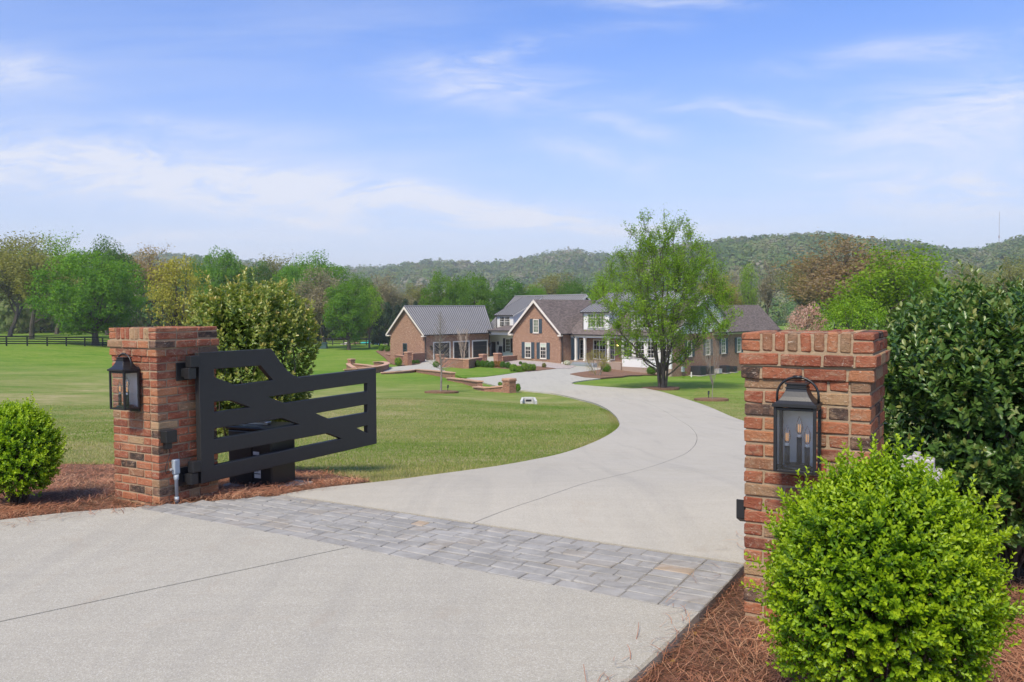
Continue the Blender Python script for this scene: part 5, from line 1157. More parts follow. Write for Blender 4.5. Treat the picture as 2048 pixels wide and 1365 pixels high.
# --- front range with the porch, glazed bay and dormers
QF = 2.07; PF = 14.8; qrg = QF + 6.0; zfr = 2.75; zef = -1.35
faces('wall', [[P_(0, QF + 1.6, ZB), P_(PF, QF + 1.6, ZB), P_(PF, QF + 1.6, zef), P_(0, QF + 1.6, zef)], [P_(PF, QF, ZB), P_(PF, QF + 12, ZB), P_(PF, QF + 12, zef), P_(PF, QF, zef)]], 'house_brick')
xq0, xq1, xz, xr = QF + 4.5, QF + 11.6, .85, 3.3; xm = (xq0 + xq1) / 2
faces('gable_wall', [[P_(PF - .01, QF, zef), P_(PF - .01, QF + 12, zef), P_(PF - .01, qrg, zfr - .15)], [P_(PF + .01, xq0, zef), P_(PF + .01, xq1, zef), P_(PF + .01, xq1, xz), P_(PF + .01, xm, xr - .15), P_(PF + .01, xq0, xz)],
                     [P_(PF, xq0, zef), P_(PF - 5, xq0, zef), P_(PF - 5, xq0, xz), P_(PF, xq0, xz)]], 'white_siding')
sx_ = (xr - xz) / (xm - xq0)
faces('roof', slab([P_(PF - 6, xq0 - .35, xz - .35 * sx_ + .1), P_(PF + .4, xq0 - .35, xz - .35 * sx_ + .1), P_(PF + .4, xm, xr + .1), P_(PF - 6, xm, xr + .1)], .1) + slab([P_(PF - 6, xm, xr + .1), P_(PF + .4, xm, xr + .1), P_(PF + .4, xq1 + .35, xz - .35 * sx_ + .1), P_(PF - 6, xq1 + .35, xz - .35 * sx_ + .1)], .1), 'roof_metal')
seams(P_(PF - 6, xq0 - .35, xz - .35 * sx_ + .1), P_(PF + .4, xq0 - .35, xz - .35 * sx_ + .1), P_(PF - 6, xm, xr + .1), P_(PF + .4, xm, xr + .1))
fa, fb, fc, fd = P_(-.3, QF - .45, zef - .08), P_(PF + .35, QF - .45, zef - .08), P_(PF + .35, qrg, zfr), P_(-.3, qrg, zfr)
faces('roof', slab([fa, fb, fc, fd], .12) + slab([fd, fc, P_(PF + .35, QF + 12.4, zef - .1), P_(-.3, QF + 12.4, zef - .1)], .12), 'shingle')
m = MB()
for qq in (QF - .45, QF + 12.4): m.prism([P_(PF + .36, qq, zef - .02), P_(PF + .36, qrg, zfr + .02), P_(PF + .36, qrg, zfr - .34), P_(PF + .36, qq, zef - .34)], g3 * .05)
m.build('rake_board', M['white_paint'], house)
m = MB(); m.obox(P_(.1, QF - .58, zef - .24), g3 * (PF + .2), f3 * .13, z3 * .13); m.build('gutter', M['dark_gutter'], house)
m = MB(); m.obox(P_(.2, QF - .32, zef - .5), g3 * 7.4, f3 * .3, z3 * .28); m.build('porch_beam', M['white_paint'], house)
m = MB(); m.tube([P_(.75, QF - .45, zef - .3), P_(.95, QF - .2, zef - .75), P_(.95, QF - .2, ZF - .1)], .06, 6); m.build('downspout', M['dark_gutter'], house)
for pc in (.95, 2.37, 5.97):
    m = MB(); m.box(P_(pc, QF - .17, ZF + .32), .26, .26, zef - .5 - ZF - .32, math.atan2(G1[1], G1[0])); m.box(P_(pc, QF - .17, ZF + .30), .36, .36, .16, math.atan2(G1[1], G1[0])); m.box(P_(pc, QF - .17, zef - .64), .34, .34, .135, math.atan2(G1[1], G1[0])); m.build('porch_column', M['white_paint'], house)
m = MB(); m.obox(P_(.1, QF - .5, ZF - 1.6), g3 * 7.9, f3 * 2.0, z3 * 1.9); m.build('porch_floor', M['plinth'], house)
for k in range(2): m = MB(); m.obox(P_(.9, QF - .5 - .4 * (k + 1), ZF - 1.6), g3 * 3.6, f3 * .399, z3 * (1.75 - .16 * k)); m.build('step', M['slate_step'], house)
yw = QF + 1.6
for p0, w_ in ((.12, 1.0), (2.3, 2.0), (4.85, .8)): window(g3, nF, P_(p0, yw, ZF + .42), w_, 2.5, 2, 4, 0, 'window_glass', 'white_paint', .12, False, 2 if w_ > 1 else 1)
m = MB(); m.obox(P_(6.22, yw - .22, ZF + 2.15), g3 * .16, f3 * .16, z3 * .30); wl = m.build('wall_light', M['black_metal'], house)
m = MB(); m.lathe(P_(6.3, yw - .30, ZF + 2.2), [(.03, 0), (.10, .05), (.10, .16), (.03, .2)], 8); m.build('lamp', M['porch_glow'], wl, True)
# glazed bay, white framed, standing proud of the range
b0_, b1_ = 7.95, PF; qbf = QF - .2
zs = ZF - .15
m = MB(); m.obox(P_(b0_, qbf, ZB), g3 * (b1_ - b0_), f3 * 1.75, z3 * (zs - ZB)); m.build('bay_plinth', M['plinth'], house)
m = MB()
for r in range(5): m.obox(P_(b0_ + .02, qbf + .02 - .012 * (4 - r) / 4, zs + .001 + r * .20), g3 * (b1_ - b0_ - .04), f3 * 1.6, z3 * .199)
m.build('siding_panel', M['white_siding'], house)
nb = 4; bw_ = (b1_ - b0_) / nb
for k in range(nb): window(g3, nF, P_(b0_ + k * bw_ + .18, qbf + .05, zs + 1.1), bw_ - .36, 2.0, 3, 4, 0, 'window_glass', 'white_paint', .1, True)
for k in range(nb + 1):
    pc = b0_ + k * bw_; m = MB(); m.obox(P_(pc - .17 + (.16 if k == 0 else 0) - (.16 if k == nb else 0), qbf - .02, zs + 1.001), g3 * .34, f3 * .3, z3 * (zef - .2 - zs - 1.0)); m.build('bay_post', M['white_paint'], house)
m = MB(); m.obox(P_(b0_, qbf - .01, zs + 3.12), g3 * (b1_ - b0_), f3 * .3, z3 * max(.1, zef - .2 - zs - 3.12)); m.build('bay_header', M['white_paint'], house)
dormer(1.64, 5.6, QF + .45, zef + .1, 1.36, QF + 6.2, 3.7, 2, 'green_glass', 1.3, 1.75)
dormer(8.8, 12.3, QF + .45, zef + .1, 1.36, QF + 6.2, 3.7, 2, 'green_glass', 1.2, 1.75)
# --- low right wing: brick flank with shuttered windows, gable end
q0r, q1r = QF + 12, 29.0; ur = 2.9; zew = -.98; zrw = 2.0; PW_ = PF
faces('wall', [[P_(PW_, QF + 12, ZB - 1.5), P_(PW_, q1r - .4, ZB - 1.5), P_(PW_, q1r - .4, zew), P_(PW_, QF + 12, zew)], [P_(PW_ + .02, 0 + QF + .0, ZB - 1.5), P_(PW_ + .02, QF + 12, ZB - 1.5), P_(PW_ + .02, QF + 12, zef + .05), P_(PW_ + .02, QF, zef + .05)],
               [P_(PW_, q1r - .4, ZB - 1.5), P_(PW_ - 2 * ur, q1r - .4, ZB - 1.5), P_(PW_ - 2 * ur, q1r - .4, zew), P_(PW_ - ur, q1r - .4, zrw - .2), P_(PW_, q1r - .4, zew)]], 'house_brick')
oh = .4; slr = (zrw - zew) / ur
wa, wb, wc, wd_ = P_(PW_ + oh, q0r - 3.0, zew - oh * slr + .12), P_(PW_ + oh, q1r, zew - oh * slr + .12), P_(PW_ - ur, q1r, zrw + .12), P_(PW_ - ur, q0r - 3.0, zrw + .12)
faces('roof', slab([wa, wb, wc, wd_], .12) + slab([wd_, wc, P_(PW_ - 2 * ur - oh, q1r, zew - oh * slr + .12), P_(PW_ - 2 * ur - oh, q0r - 3.0, zew - oh * slr + .12)], .12), 'shingle')
m = MB(); m.obox(P_(PW_ + oh + .002, q0r - 3.0, zew - oh * slr - .02), g3 * .12, f3 * (q1r - q0r + 3.0), z3 * .13); m.build('gutter', M['dark_gutter'], house)
m = MB(); m.obox(P_(PW_ + .022, q0r - 3.0, zew - .62), g3 * .03, f3 * (q1r - q0r + 2.5), z3 * .25); m.build('frieze_board', M['trim_paint'], house)
for q0 in (5.2, 9.4, 13.2, 17.2, 21.6): window(f3, nG, P_(PW_ + .025, q0, zew - 2.95), 1.05, 1.85, 2, 4, .5, 'green_glass')
for k, (q0, zz) in enumerate(((3.5, -2.2), (3.9, -3.6))): m = MB(); m.obox(P_(PW_ + .03, q0, ZF + 3.0 + zz), g3 * .2, f3 * .45, z3 * .6); m.build('meter_box', M['grey_plastic'], house)
m = MB()
for q0 in (22.9, 23.4): m.tube([P_(PW_ + .15, q0, ZF - 1.7), P_(PW_ + .15, q0, ZF - .1)], .07, 6)
m.build('pipe', M['grey_plastic'], house)
m = MB(); m.obox(P_(PW_ + .05, 22.6, ZF + .02), g3 * .25, f3 * 1.1, z3 * .5); m.build('meter_box', M['grey_plastic'], house)
# ------------------------------------------------------------------ garden walls, shrubs and small things near the house
def ong_h(px, py, h):
    r = ray(px, py); ts = np.exp(np.linspace(3.2, math.log(400), 5000)); z = CAMH + r[2] * ts; gg = g(r[0] * ts, r[1] * ts) + h
    i = int(np.argmax(z < gg)); t = ts[i]; return np.array([r[0] * t, r[1] * t, z[i]])
def garden_wall(pts, label, th=.34, capw=.46):
    """pts: (px, py of the cap, height of the wall there)"""
    W = [ong_h(px, py, h) for px, py, h in pts]; W = resample(np.array(W), max(2, 3 * len(W)) if len(W) > 3 else len(W) * 2)
    b = W.mean(0); t = thing('garden_wall', (b[0], b[1], float(g(b[0], b[1]))), label, 'garden wall', 'low brick garden walls')
    polys = []; cap = MB(); n = len(W)
    tan = np.gradient(W[:, :2], axis=0); tan /= np.linalg.norm(tan, axis=1)[:, None]; nr = np.stack([-tan[:, 1], tan[:, 0]], 1)
    L = W.copy(); Rr = W.copy(); L[:, :2] += nr * th / 2; Rr[:, :2] -= nr * th / 2; dz = np.array([0, 0, 3.0])
    for i in range(n - 1):
        polys += [[L[i] - dz, L[i + 1] - dz, L[i + 1] - [0, 0, .07], L[i] - [0, 0, .07]][::-1], [Rr[i] - dz, Rr[i + 1] - dz, Rr[i + 1] - [0, 0, .07], Rr[i] - [0, 0, .07]]]
    for i in (0, n - 1): polys.append([L[i] - dz, Rr[i] - dz, Rr[i] - [0, 0, .07], L[i] - [0, 0, .07]])
    faces('wall_body', polys, 'wall_brick', t)
    tan3 = np.c_[tan, np.zeros(n)]
    CL = W.copy(); CR = W.copy(); CL[:, :2] += nr * capw / 2; CR[:, :2] -= nr * capw / 2
    CL[0] -= tan3[0] * .06; CR[0] -= tan3[0] * .06; CL[-1] += tan3[-1] * .06; CR[-1] += tan3[-1] * .06
    vs = []
    for i in range(n): vs += [CL[i], CR[i], CR[i] - [0, 0, .075], CL[i] - [0, 0, .075]]
    fs = []
    for i in range(n - 1):
        for k in range(4): k2 = (k + 1) % 4; fs.append((i * 4 + k, i * 4 + k2, i * 4 + 4 + k2, i * 4 + 4 + k))
    fs += [(3, 2, 1, 0), tuple((n - 1) * 4 + k for k in range(4))]; cap.add(vs, fs); cap.build('cap', M['brick_cap'], t)
    return t
def garden_post(x0, x1, yt, yb, label):
    p = ong((x0 + x1) / 2, yb); w_ = (x1 - x0) / FPX * p[1] * .80; h = (yb - yt) / FPX * p[1]; th = .755
    t = thing('garden_post', p, label, 'brick post', 'brick posts of the garden walls')
    c, s = math.cos(th), math.sin(th); u = np.array([c, -s, 0]); v = np.array([s, c, 0])
    def ring(wd, z0, z1):
        q = [p + u * a * wd / 2 + v * b * wd / 2 for a, b in ((-1, -1), (1, -1), (1, 1), (-1, 1))]
        return [[q[i] + [0, 0, z0], q[(i + 1) % 4] + [0, 0, z0], q[(i + 1) % 4] + [0, 0, z1], q[i] + [0, 0, z1]] for i in range(4)] + [[k + [0, 0, z1] for k in q]]
    faces('shaft', ring(w_, -.6, h - .16), 'wall_brick', t); faces('collar', ring(w_ * 1.12, h - .16, h - .08), 'wall_brick', t); m = MB(); m.obox(p - (u + v) * w_ * .54 + [0, 0, h - .08], u * w_ * 1.08, v * w_ * 1.08, (0, 0, .08)); m.build('cap', M['brick_cap'], t)
    return t
garden_wall([(763, 745, .10), (790, 743.2, .15), (815, 741.5, .16), (832, 738.5, .2), (868, 741, .35), (906, 745, .46)], 'highest section of the stepped brick wall above the lawn')
garden_wall([(898, 755.5, .14), (930, 758.5, .24), (960, 762, .42)], 'middle section of the stepped brick wall above the lawn')
garden_wall([(952, 773, .1), (972, 774.5, .18), (1000, 772, .30), (1012, 770.6, .36)], 'lowest section of the stepped brick wall, ending at the post by the drive')
garden_wall([(692, 738.5, .25), (710, 737, .45), (735, 735, .5), (757, 732.5, .56), (769, 729.5, .56), (775, 726.8, .54), (772, 724.3, .6), (762, 722.9, .5), (750, 723.6, .4)], 'curved brick wall that bends back on itself beside the path', .34, .55)
garden_wall([(696, 727, .5), (700, 730.5, .45), (708, 735, .4)], 'short piece of brick wall running forward from a low post on the lawn')
garden_wall([(711, 727.5, .45), (730, 729.5, .4), (750, 731.8, .35)], 'sloping brick wall inside the curved wall')
garden_wall([(772, 708, .12), (790, 709.5, .5), (809, 711.5, .9)], 'brick wall sloping out of the bed at the garage gable')
garden_wall([(823, 707, 1.25), (848, 705.5, 1.1)], 'brick wall between the post and the garage corner')
garden_wall([(886, 716, 1.0), (910, 717.2, 1.0), (933, 719, 1.0), (948, 717, .95), (962, 715, .9)], 'angled brick wall in front of the garage doors')
garden_wall([(1003, 713, .75), (1032, 711, .6)], 'brick wall against the gabled wing beside the passage')
for a in ((696, 709.5, 718, 729, 'low brick post standing alone on the lawn at the curved wall'), (809, 823, 704, 731, 'brick post near the garage gable with a round bush before it'), (872, 887, 708.5, 730, 'brick post behind the bare tree on the lawn'),
          (959, 973.5, 708.5, 727, 'brick post on the garage side of the gap to the courtyard'), (988, 1003, 706.5, 728, 'brick post on the house side of the gap to the courtyard'), (1006.5, 1030.5, 757, 783, 'brick post at the end of the stepped wall beside the drive')): garden_post(*a)

def bush_mesh(seed, n, leaf):
    rng = np.random.default_rng(seed); d = sph(n, rng, .2); lr = lumps(d, np.random.default_rng(seed + 3), 9, .16); P = d * (lr * rng.uniform(.62, 1.02, n))[:, None] * np.array([.5, .5, .5]); P[:, 2] = np.maximum(P[:, 2] + .46, .02)
    V = leaf_cards(P, d + np.array([0, 0, .5]), leaf, rng); return np_mesh('foliage', V, np.arange(4 * n).reshape(n, 4), None, attr=np.repeat(np.clip(rng.beta(2, 2, n), 0, 1), 4))
BM = [bush_mesh(s, 2400, .095) for s in (201, 202, 203)]
def bush(px, yb, wpx, hpx, matn, label, group, k=0):
    p = ong(px, yb); sc = FPX / p[1]; me = BM[k % 3]
    t = thing('round_bush', (p[0], p[1], p[2]), label, 'bush', group); t.scale = (wpx / sc, wpx / sc, hpx / sc); t.rotation_euler = (0, 0, k * 1.3)
    if not me.materials: me.materials.append(M['leaf_box'])
    o = link('foliage', me, t); o.material_slots[0].link = 'OBJECT'; o.material_slots[0].material = M[matn]; o['kind'] = 'stuff'
    m = MB(); m.tube([(0, 0, -.05), (.02, .01, .2), (.0, .03, .5)], [.05, .04, .015], 6); me2 = bpy.data.meshes.new('stem'); me2.from_pydata(m.v, [], m.f); me2.materials.append(M['bark']); link('stem', me2, t)
for k, x in enumerate((938.5, 947.5, 956, 965.5, 974.5, 983.5)): bush(x, 734 + k * .5, 12, 15, 'leaf_deep', ('first', 'second', 'third', 'fourth', 'fifth', 'sixth')[k] + ' dark clipped bush from the wall corner in the row by the angled wall', 'clipped bushes along the wall', k)
for k, (x, y) in enumerate(((991, 735.5), (999, 736))): bush(x, y, 11, 14, 'leaf_gold', ('rusty gold bush next to the sixth dark bush of the wall row', 'rusty gold bush next to the dark bushes nearer the house')[k], 'rusty gold bushes', k)
for k, (x, y) in enumerate(((1006, 736.5), (1016, 738))): bush(x, y, 12.5, 14, 'leaf_deep', ('dark clipped bush touching the rusty gold bushes', 'dark clipped bush touching the light green bushes')[k], 'clipped bushes next to the gold ones', k)
for k, (x, y, w_, h_) in enumerate(((1027, 744, 17, 16), (1038, 745, 13, 13), (1050, 743.5, 17, 19), (1060, 742.5, 14, 15), (1067, 742, 12, 14))): bush(x, y, w_, h_, 'leaf_box_dark', ('first', 'second and lowest', 'third and tallest', 'fourth', 'fifth and last')[k] + ' light green bush from the dark bushes, before the shuttered gable', 'light green bushes at the end of the row', k)
bush(1041, 730, 7, 7, 'leaf_deep', 'small dark bush behind the light green ones', None, 1)
bush(763, 703, 12, 13, 'leaf_green', 'ball-shaped bush farthest from the garage wall', None, 0); bush(775, 704, 11, 12, 'leaf_green', 'ball-shaped bush touching the garage corner', None, 2)
bush(818, 705, 14, 10, 'leaf_green', 'low spreading bush under the garage gable window', None, 1); bush(829, 704, 14, 9, 'leaf_green', 'low bush above the wall right of the garage gable window', None, 0)
bush(796.5, 732, 15, 17, 'leaf_box', 'round bright bush in front of the sloping wall at the garage', None, 1)
bush(826, 729, 12, 9, 'leaf_deep', 'flat dark bush at the foot of the tall brick post', None, 2); bush(835, 728, 9, 8, 'leaf_deep', 'small dark bush by the concrete path', None, 1)
bush(872, 735, 14, 13, 'leaf_green', 'bush behind the trunk of the bare lawn tree', None, 2); bush(904, 733, 10, 6, 'leaf_olive', 'straggly low plant at the foot of the angled wall', None, 0)
bush(1036, 783, 11, 16, 'leaf_green', 'pointed green bush beside the post at the drive', None, 0); bush(1000, 772, 9, 8, 'leaf_box', 'bush top showing over the lowest wall section', None, 1)
bush(1212, 745, 19, 18, 'leaf_green', 'round dark bush in the bed below the porch', None, 1); bush(1303, 750, 20, 18, 'leaf_green', 'round dark bush left of the big tree trunks', None, 2); bush(1341, 749, 14, 16, 'leaf_green', 'dark bush right of the big tree trunks', None, 0)
bush(1134, 731, 14, 10, 'leaf_white', 'pale grey-green bush at the corner by the steps', None, 0); bush(1088, 736, 9, 10, 'leaf_olive', 'small wispy plant in the tip of the shrub bed', None, 1)

# air conditioners and meters along the right flank
def flank(px, off):
    """point on the ground beside the house flank seen at this bearing"""
    q = min(np.linspace(2, 28, 600), key=lambda q: abs(proj_x(HP(PF + off, q, 0)) - px)); p = HP(PF + off, q, 0); p[2] = float(g(p[0], p[1])); return p
def proj_x(P): return 1024 + FPX * P[0] / P[1]
def hvac(px, yb, wpx, hpx, label, matn='hvac_grey'):
    p = flank(px, 1.0); s = p[1] / FPX; w_, h_ = wpx * s * .86, hpx * s
    t = thing('air_conditioner', p, label, 'air conditioner', 'air conditioners along the house wall'); th = .815
    m = MB(); m.box(p + [0, 0, .03], w_, w_, h_ - .07, th); m.build('casing', M[matn], t, bevel=.04, seg=2)
    m = MB(); m.box(p + [0, 0, h_ - .039], w_ * 1.03, w_ * 1.03, .05, th); m.build('top', M[matn], t)
    m = MB(); n = 9
    c, sn = math.cos(th), math.sin(th); u = np.array([c, sn, 0]); v = np.array([-sn, c, 0])
    for k in range(n):
        z = .12 + (h_ - .25) * k / (n - 1); m.obox(p + u * -w_ * .515 - v * w_ * .515 + [0, 0, z], u * w_ * 1.03, v * w_ * 1.03, (0, 0, .022))
    m.build('grille', M['dark_gutter'], t); m = MB(); m.lathe(p + [0, 0, h_ + .0115], [(w_ * .38, 0), (w_ * .38, .02), (w_ * .1, .035)], 14); m.build('fan_guard', M['dark_gutter'], t)
    m = MB(); m.box(p + [0, 0, -.05], w_ * 1.25, w_ * 1.25, .079, th); m.build('pad', M['concrete_pad'], t)
hvac(1397, 747, 26, 18.5, 'largest dark air conditioner, nearest to the big tree'); hvac(1416, 745.2, 22, 16.5, 'air conditioner behind the slender bare tree'); hvac(1450, 742, 18, 14.5, 'air conditioner just right of the pale small unit'); hvac(1466, 740.3, 15, 11.5, 'smallest dark air conditioner at the far end of the row')
p = flank(1437, 1.0); t = thing('generator', p, 'small pale grey generator between the air conditioners', 'generator')
m = MB(); m.box(p, .8, .6, .5, .8); m.build('casing', M['light_grey_plastic'], t, bevel=.03); m = MB(); m.box(p + [0, 0, .501], .84, .64, .05, .8); m.build('lid', M['light_grey_plastic'], t)
p = flank(1383, 1.6); t = thing('vent_pipe', p, 'short white pipe sticking out of the lawn by the air conditioners', 'pipe'); m = MB(); m.tube([p - [0, 0, .1], p + [0, 0, .5]], .08, 8); m.build('pipe', M['white_paint'], t)

# white drain inlet on the lawn
p = ong(1057, 804.5); s = p[1] / FPX; t = thing('drain_headwall', p, 'white concrete drain end in the lawn beside the drive', 'drain')
w_ = 25 * s; h_ = 9 * s
m = MB(); m.obox(p + np.array([-w_ * .36, .10, -.2]), (w_ * .72, 0, 0), (0, .16, 0), (0, 0, h_ + .2)); m.build('headwall', M['white_concrete'], t, bevel=.01)
for sg in (-1, 1):
    m = MB(); a = p + np.array([sg * w_ * .36, .10, -.2]); b_ = p + np.array([sg * w_ * .50, -.42, -.2]); ww = np.array([sg * .10, .03, 0])
    m.add([a, b_, b_ + ww, a + ww, a + [0, 0, h_ + .2], b_ + [0, 0, h_ * .45 + .2], b_ + ww + [0, 0, h_ * .45 + .2], a + ww + [0, 0, h_ + .2]], [(0, 3, 2, 1), (4, 5, 6, 7), (0, 1, 5, 4), (1, 2, 6, 5), (2, 3, 7, 6), (3, 0, 4, 7)]); m.build('wing_wall', M['white_concrete'], t)
m = MB(); m.obox(p + np.array([-w_ * .22, .085, .02]), (w_ * .46, 0, 0), (0, .012, 0), (0, 0, h_ * .42)); m.build('opening_shade', M['painted_dark'], t)  # dark plate on the headwall, painted as the shade of the drain mouth
for px, yb, lab in ((895.5, 783, 'black garden light in the mulch of the bare lawn tree'), (1417, 797, 'black garden light in the mulch of the slender bare tree')):
    p = ong(px, yb); t = thing('garden_light', p, lab, 'garden light'); m = MB(); m.tube([p - [0, 0, .1], p + [0, 0, .26]], .018, 6); m.build('stake', M['black_metal'], t)
    m = MB(); m.tube([p + [0, 0, .18], p + [.02, .03, .36]], .045, 8); m.build('lamp_head', M['black_metal'], t)
# transformer and the heap of building materials at the back of the lawn
p = ong(645, 697); s = p[1] / FPX; t = thing('transformer_box', p, 'green transformer box on the lawn in front of the back fence', 'transformer')
m = MB(); m.box(p - [0, 0, .1], 17 * s, 1.4, 10 * s, .1); m.build('cabinet', M['green_box'], t, bevel=.05); m = MB(); m.box(p + [0, 0, 10 * s - .099], 18 * s, 1.55, 2.5 * s, .1); m.build('lid', M['green_box'], t, bevel=.05)
def heap(px, yb, wpx, hpx, matn, label, nm='tarp', cat='tarp'):
    p = ong(px, yb); s = p[1] / FPX; rng = np.random.default_rng(int(px)); n = 14; m = MB(); vs = []; rows = 5
    for r in range(rows):
        for k in range(n):
            a = 2 * math.pi * k / n; q = (1 - (r / (rows - 1)) ** 1.8) * (.8 + .35 * rng.uniform()) if r < rows - 1 else .05
            vs.append(p + np.array([math.cos(a) * wpx * s * .5 * q, math.sin(a) * .9 * q, hpx * s * (r / (rows - 1)) * (.8 + .3 * rng.uniform())]))
    fs = [(r * n + k, r * n + (k + 1) % n, (r + 1) * n + (k + 1) % n, (r + 1) * n + k) for r in range(rows - 1) for k in range(n)] + [tuple((rows - 1) * n + k for k in range(n))]
    o = m.add(vs, fs).build(nm, M[matn]); tag(o, label, cat)
for a in ((692, 689, 22, 3.5, 'pale_tarp', 'low grey pile under the fence left of the teal covers'), (712, 688.5, 20, 4, 'tan_pile', 'low brown pile of boards beside the teal covers', 'board_pile', 'pile'), (728, 688, 16, 5, 'teal_tarp', 'flat teal cover at the back of the lawn'), (738, 687.5, 9, 7.5, 'teal_tarp', 'teal cover standing highest in the heap'),
          (746, 688, 12, 5, 'pale_tarp', 'pale sheet between the teal and blue covers'), (753, 689, 15, 4.5, 'blue_tarp', 'blue cover at the back of the lawn'), (753.5, 685, 9, 7, 'tan_pile', 'pinkish bags behind the blue cover', 'bag_pile', 'bags'), (771, 689, 9, 8, 'white_paint', 'white bag leaning near the garage corner', 'bag', 'bag')): heap(*a)

# ------------------------------------------------------------------ fences
def rail_fence(pts, label, nrail=4, h=1.32, pw=.15, bh=.16):
    """pts: world xy of the posts"""
    P = [np.array([x, y, float(g(x, y)) - .05]) for x, y in pts]; b = P[len(P) // 2]
    t = thing('board_fence', b, label, 'fence')
    for i, p in enumerate(P):
        m = MB(); m.box(p - [0, 0, .1], pw, pw, h + .15); m.build('post', M['fence_paint'], t)
        if i + 1 < len(P):
            q = P[i + 1]; d = (q - p) / np.linalg.norm(q - p); nn = np.array([d[1], -d[0], 0]); nn = nn * (1 if nn[1] < 0 else -1)
            for k in range(nrail):
                z = h * (k + .75) / (nrail + .1); m = MB(); m.obox(p + nn * (pw / 2 + .004) + [0, 0, z] + d * .004, (q - p) - d * .008, nn * .03, (0, 0, bh)); m.build('rail', M['fence_paint'], t)
fa_, fb_ = at(-30, 690, 112), at(240, 700, 128); nfp = 8
rail_fence([fa_[:2] + (fb_[:2] - fa_[:2]) * k / (nfp - 1) for k in range(nfp)], 'black board fence across the pasture behind the lawn')
fa_, fb_ = at(-40, 655, 205), at(92, 655, 215)
rail_fence([fa_[:2] + (fb_[:2] - fa_[:2]) * k / 7 for k in range(8)], 'farther black fence under the olive trees', 3, 1.5, .2, .2)
fa_, fb_ = at(598, 690, 163), at(800, 690, 163)
rail_fence([fa_[:2] + (fb_[:2] - fa_[:2]) * k / 9 for k in range(10)], 'black fence along the trees left of the garage', 4, 1.4)
for px, yb, lab in ((50, 652, 'dark cow by the far pasture fence, beside the trunk'), (77, 650, 'dark cow farther right along the pasture fence')):
    p = at(px, yb, 200); z = float(g(p[0], p[1])); t = thing('cow', (p[0], p[1], z), lab, 'cow', 'dark cows at the far fence')
    m = MB(); P = lambda x, y, zz: np.array([p[0] + x, p[1] + y, z + zz])
    m.tube([P(-.85, 0, 1.15), P(-.7, 0, 1.05), P(-.1, 0, 1.0), P(.5, 0, 1.05), P(.8, 0, 1.15)], [.15, .40, .46, .42, .22], 10); m.tube([P(.7, 0, 1.15), P(1.05, 0, 1.05), P(1.25, 0, .8), P(1.42, 0, .55)], [.26, .19, .17, .10], 8)
    for x in (-.7, .55):
        for y in (-.18, .18): m.tube([P(x, y, .95), P(x + .03, y, .45), P(x, y, -.05)], [.14, .08, .06], 6)
    m.tube([P(-.9, 0, 1.2), P(-1.02, 0, .9), P(-1.0, 0, .5)], [.04, .03, .05], 5); m.build('body', M['cow_black'], t, True)

# ------------------------------------------------------------------ trees: meshes shared by alike trees
TM = {'A': crown_tree(1, 11, 1.5, 5.6, 230, 1.1, 125, .27, .34), 'B': crown_tree(2, 12, 1.6, 4.9, 190, 1.15, 120, .28, .32), 'C': crown_tree(3, 13, 2.6, 5.4, 150, 1.3, 120, .29, .30, 'vase'),
      'D': crown_tree(4, 12, 3.0, 4.6, 90, 1.15, 55, .32, .26, 'vase', 60), 'E': crown_tree(5, 10, 1.0, 2.6, 120, .8, 60, .34, .2, 'cone', 10), 'F': crown_tree(6, 9, 1.2, 4.4, 120, 1.0, 60, .26, .22, 'vase', 60, .6)}
gm, gt, gd_ = grow(301, [((0, 0, -.2), (.02, .03, 1), 4.2, .26)], 5, .70, .50, .16, (2, 3), .35)
H0w = gt[:, 2].max(); W0w = np.percentile(np.abs(gt[:, 0]), 97) * 2
TM['W'] = (gm, leaf_mesh(gt, gd_, 6000, .32, .26, 9)); TM['V'] = (gm, leaf_mesh(gt, gd_, 14000, .45, .27, 10))
print('wispy', H0w, W0w, len(gt))
DIM = {'A': (11, 11.6), 'B': (12, 10.2), 'C': (13, 11.5), 'D': (12, 9.8), 'E': (10, 5.4), 'F': (9, 9.2), 'W': (H0w, W0w), 'V': (H0w, W0w)}
def place(kind, px, Y, ytop, wpx, matn, label, group='trees around the pasture and house', rz=0., name='broadleaf_tree', barkn='bark', grp=True):
    p = at(px, 640, Y); z = float(g(p[0], p[1])); top = at(px, ytop, Y)[2]; H, W = DIM[kind]
    sz = (top - z) / H; sx = wpx * Y / FPX / W
    return tree(name, (p[0], p[1], z), TM[kind], matn, label, group if grp else None, (sx, sx, sz), rz, barkn)
# left side
place('V', 62, 150, 474, 150, 'leaf_olive', 'thin olive tree with a visible trunk by the far fence', rz=.4); place('V', 18, 165, 470, 130, 'leaf_olive', 'thin olive tree at the frame edge, left of the forked trunk', rz=2.)
place('V', 112, 185, 470, 120, 'leaf_bright', 'loose light green tree showing behind the round one', rz=1.); place('W', -70, 160, 470, 160, 'leaf_bright', 'light green tree mostly cut by the frame edge', rz=4)
place('A', 190, 127, 498, 218, 'leaf_green', 'broad round dense tree behind the pasture fence', rz=.8); place('C', 213, 170, 472, 128, 'leaf_deep', 'flat-topped dark tree above the round one', rz=.2)
place('V', 292, 200, 492, 110, 'leaf_russet', 'reddish half-bare tree between the dark and the yellow tree', rz=1.4)
place('D', 355, 88, 503, 150, 'leaf_yellow', 'sparse yellow-green tree behind the lantern pillar', rz=2.2)
place('B', 448, 172, 492, 112, 'leaf_green', 'mid-green dense tree above the olive holly', rz=2.9); place('A', 500, 190, 525, 130, 'leaf_deep', 'dark tree low behind the top of the holly', rz=4.4)
place('V', 545, 235, 512, 130, 'leaf_olive', 'pale olive tree over the top of the holly', rz=.9); place('C', 632, 195, 503, 165, 'leaf_green', 'wide domed green tree left of the hills', rz=3.3)
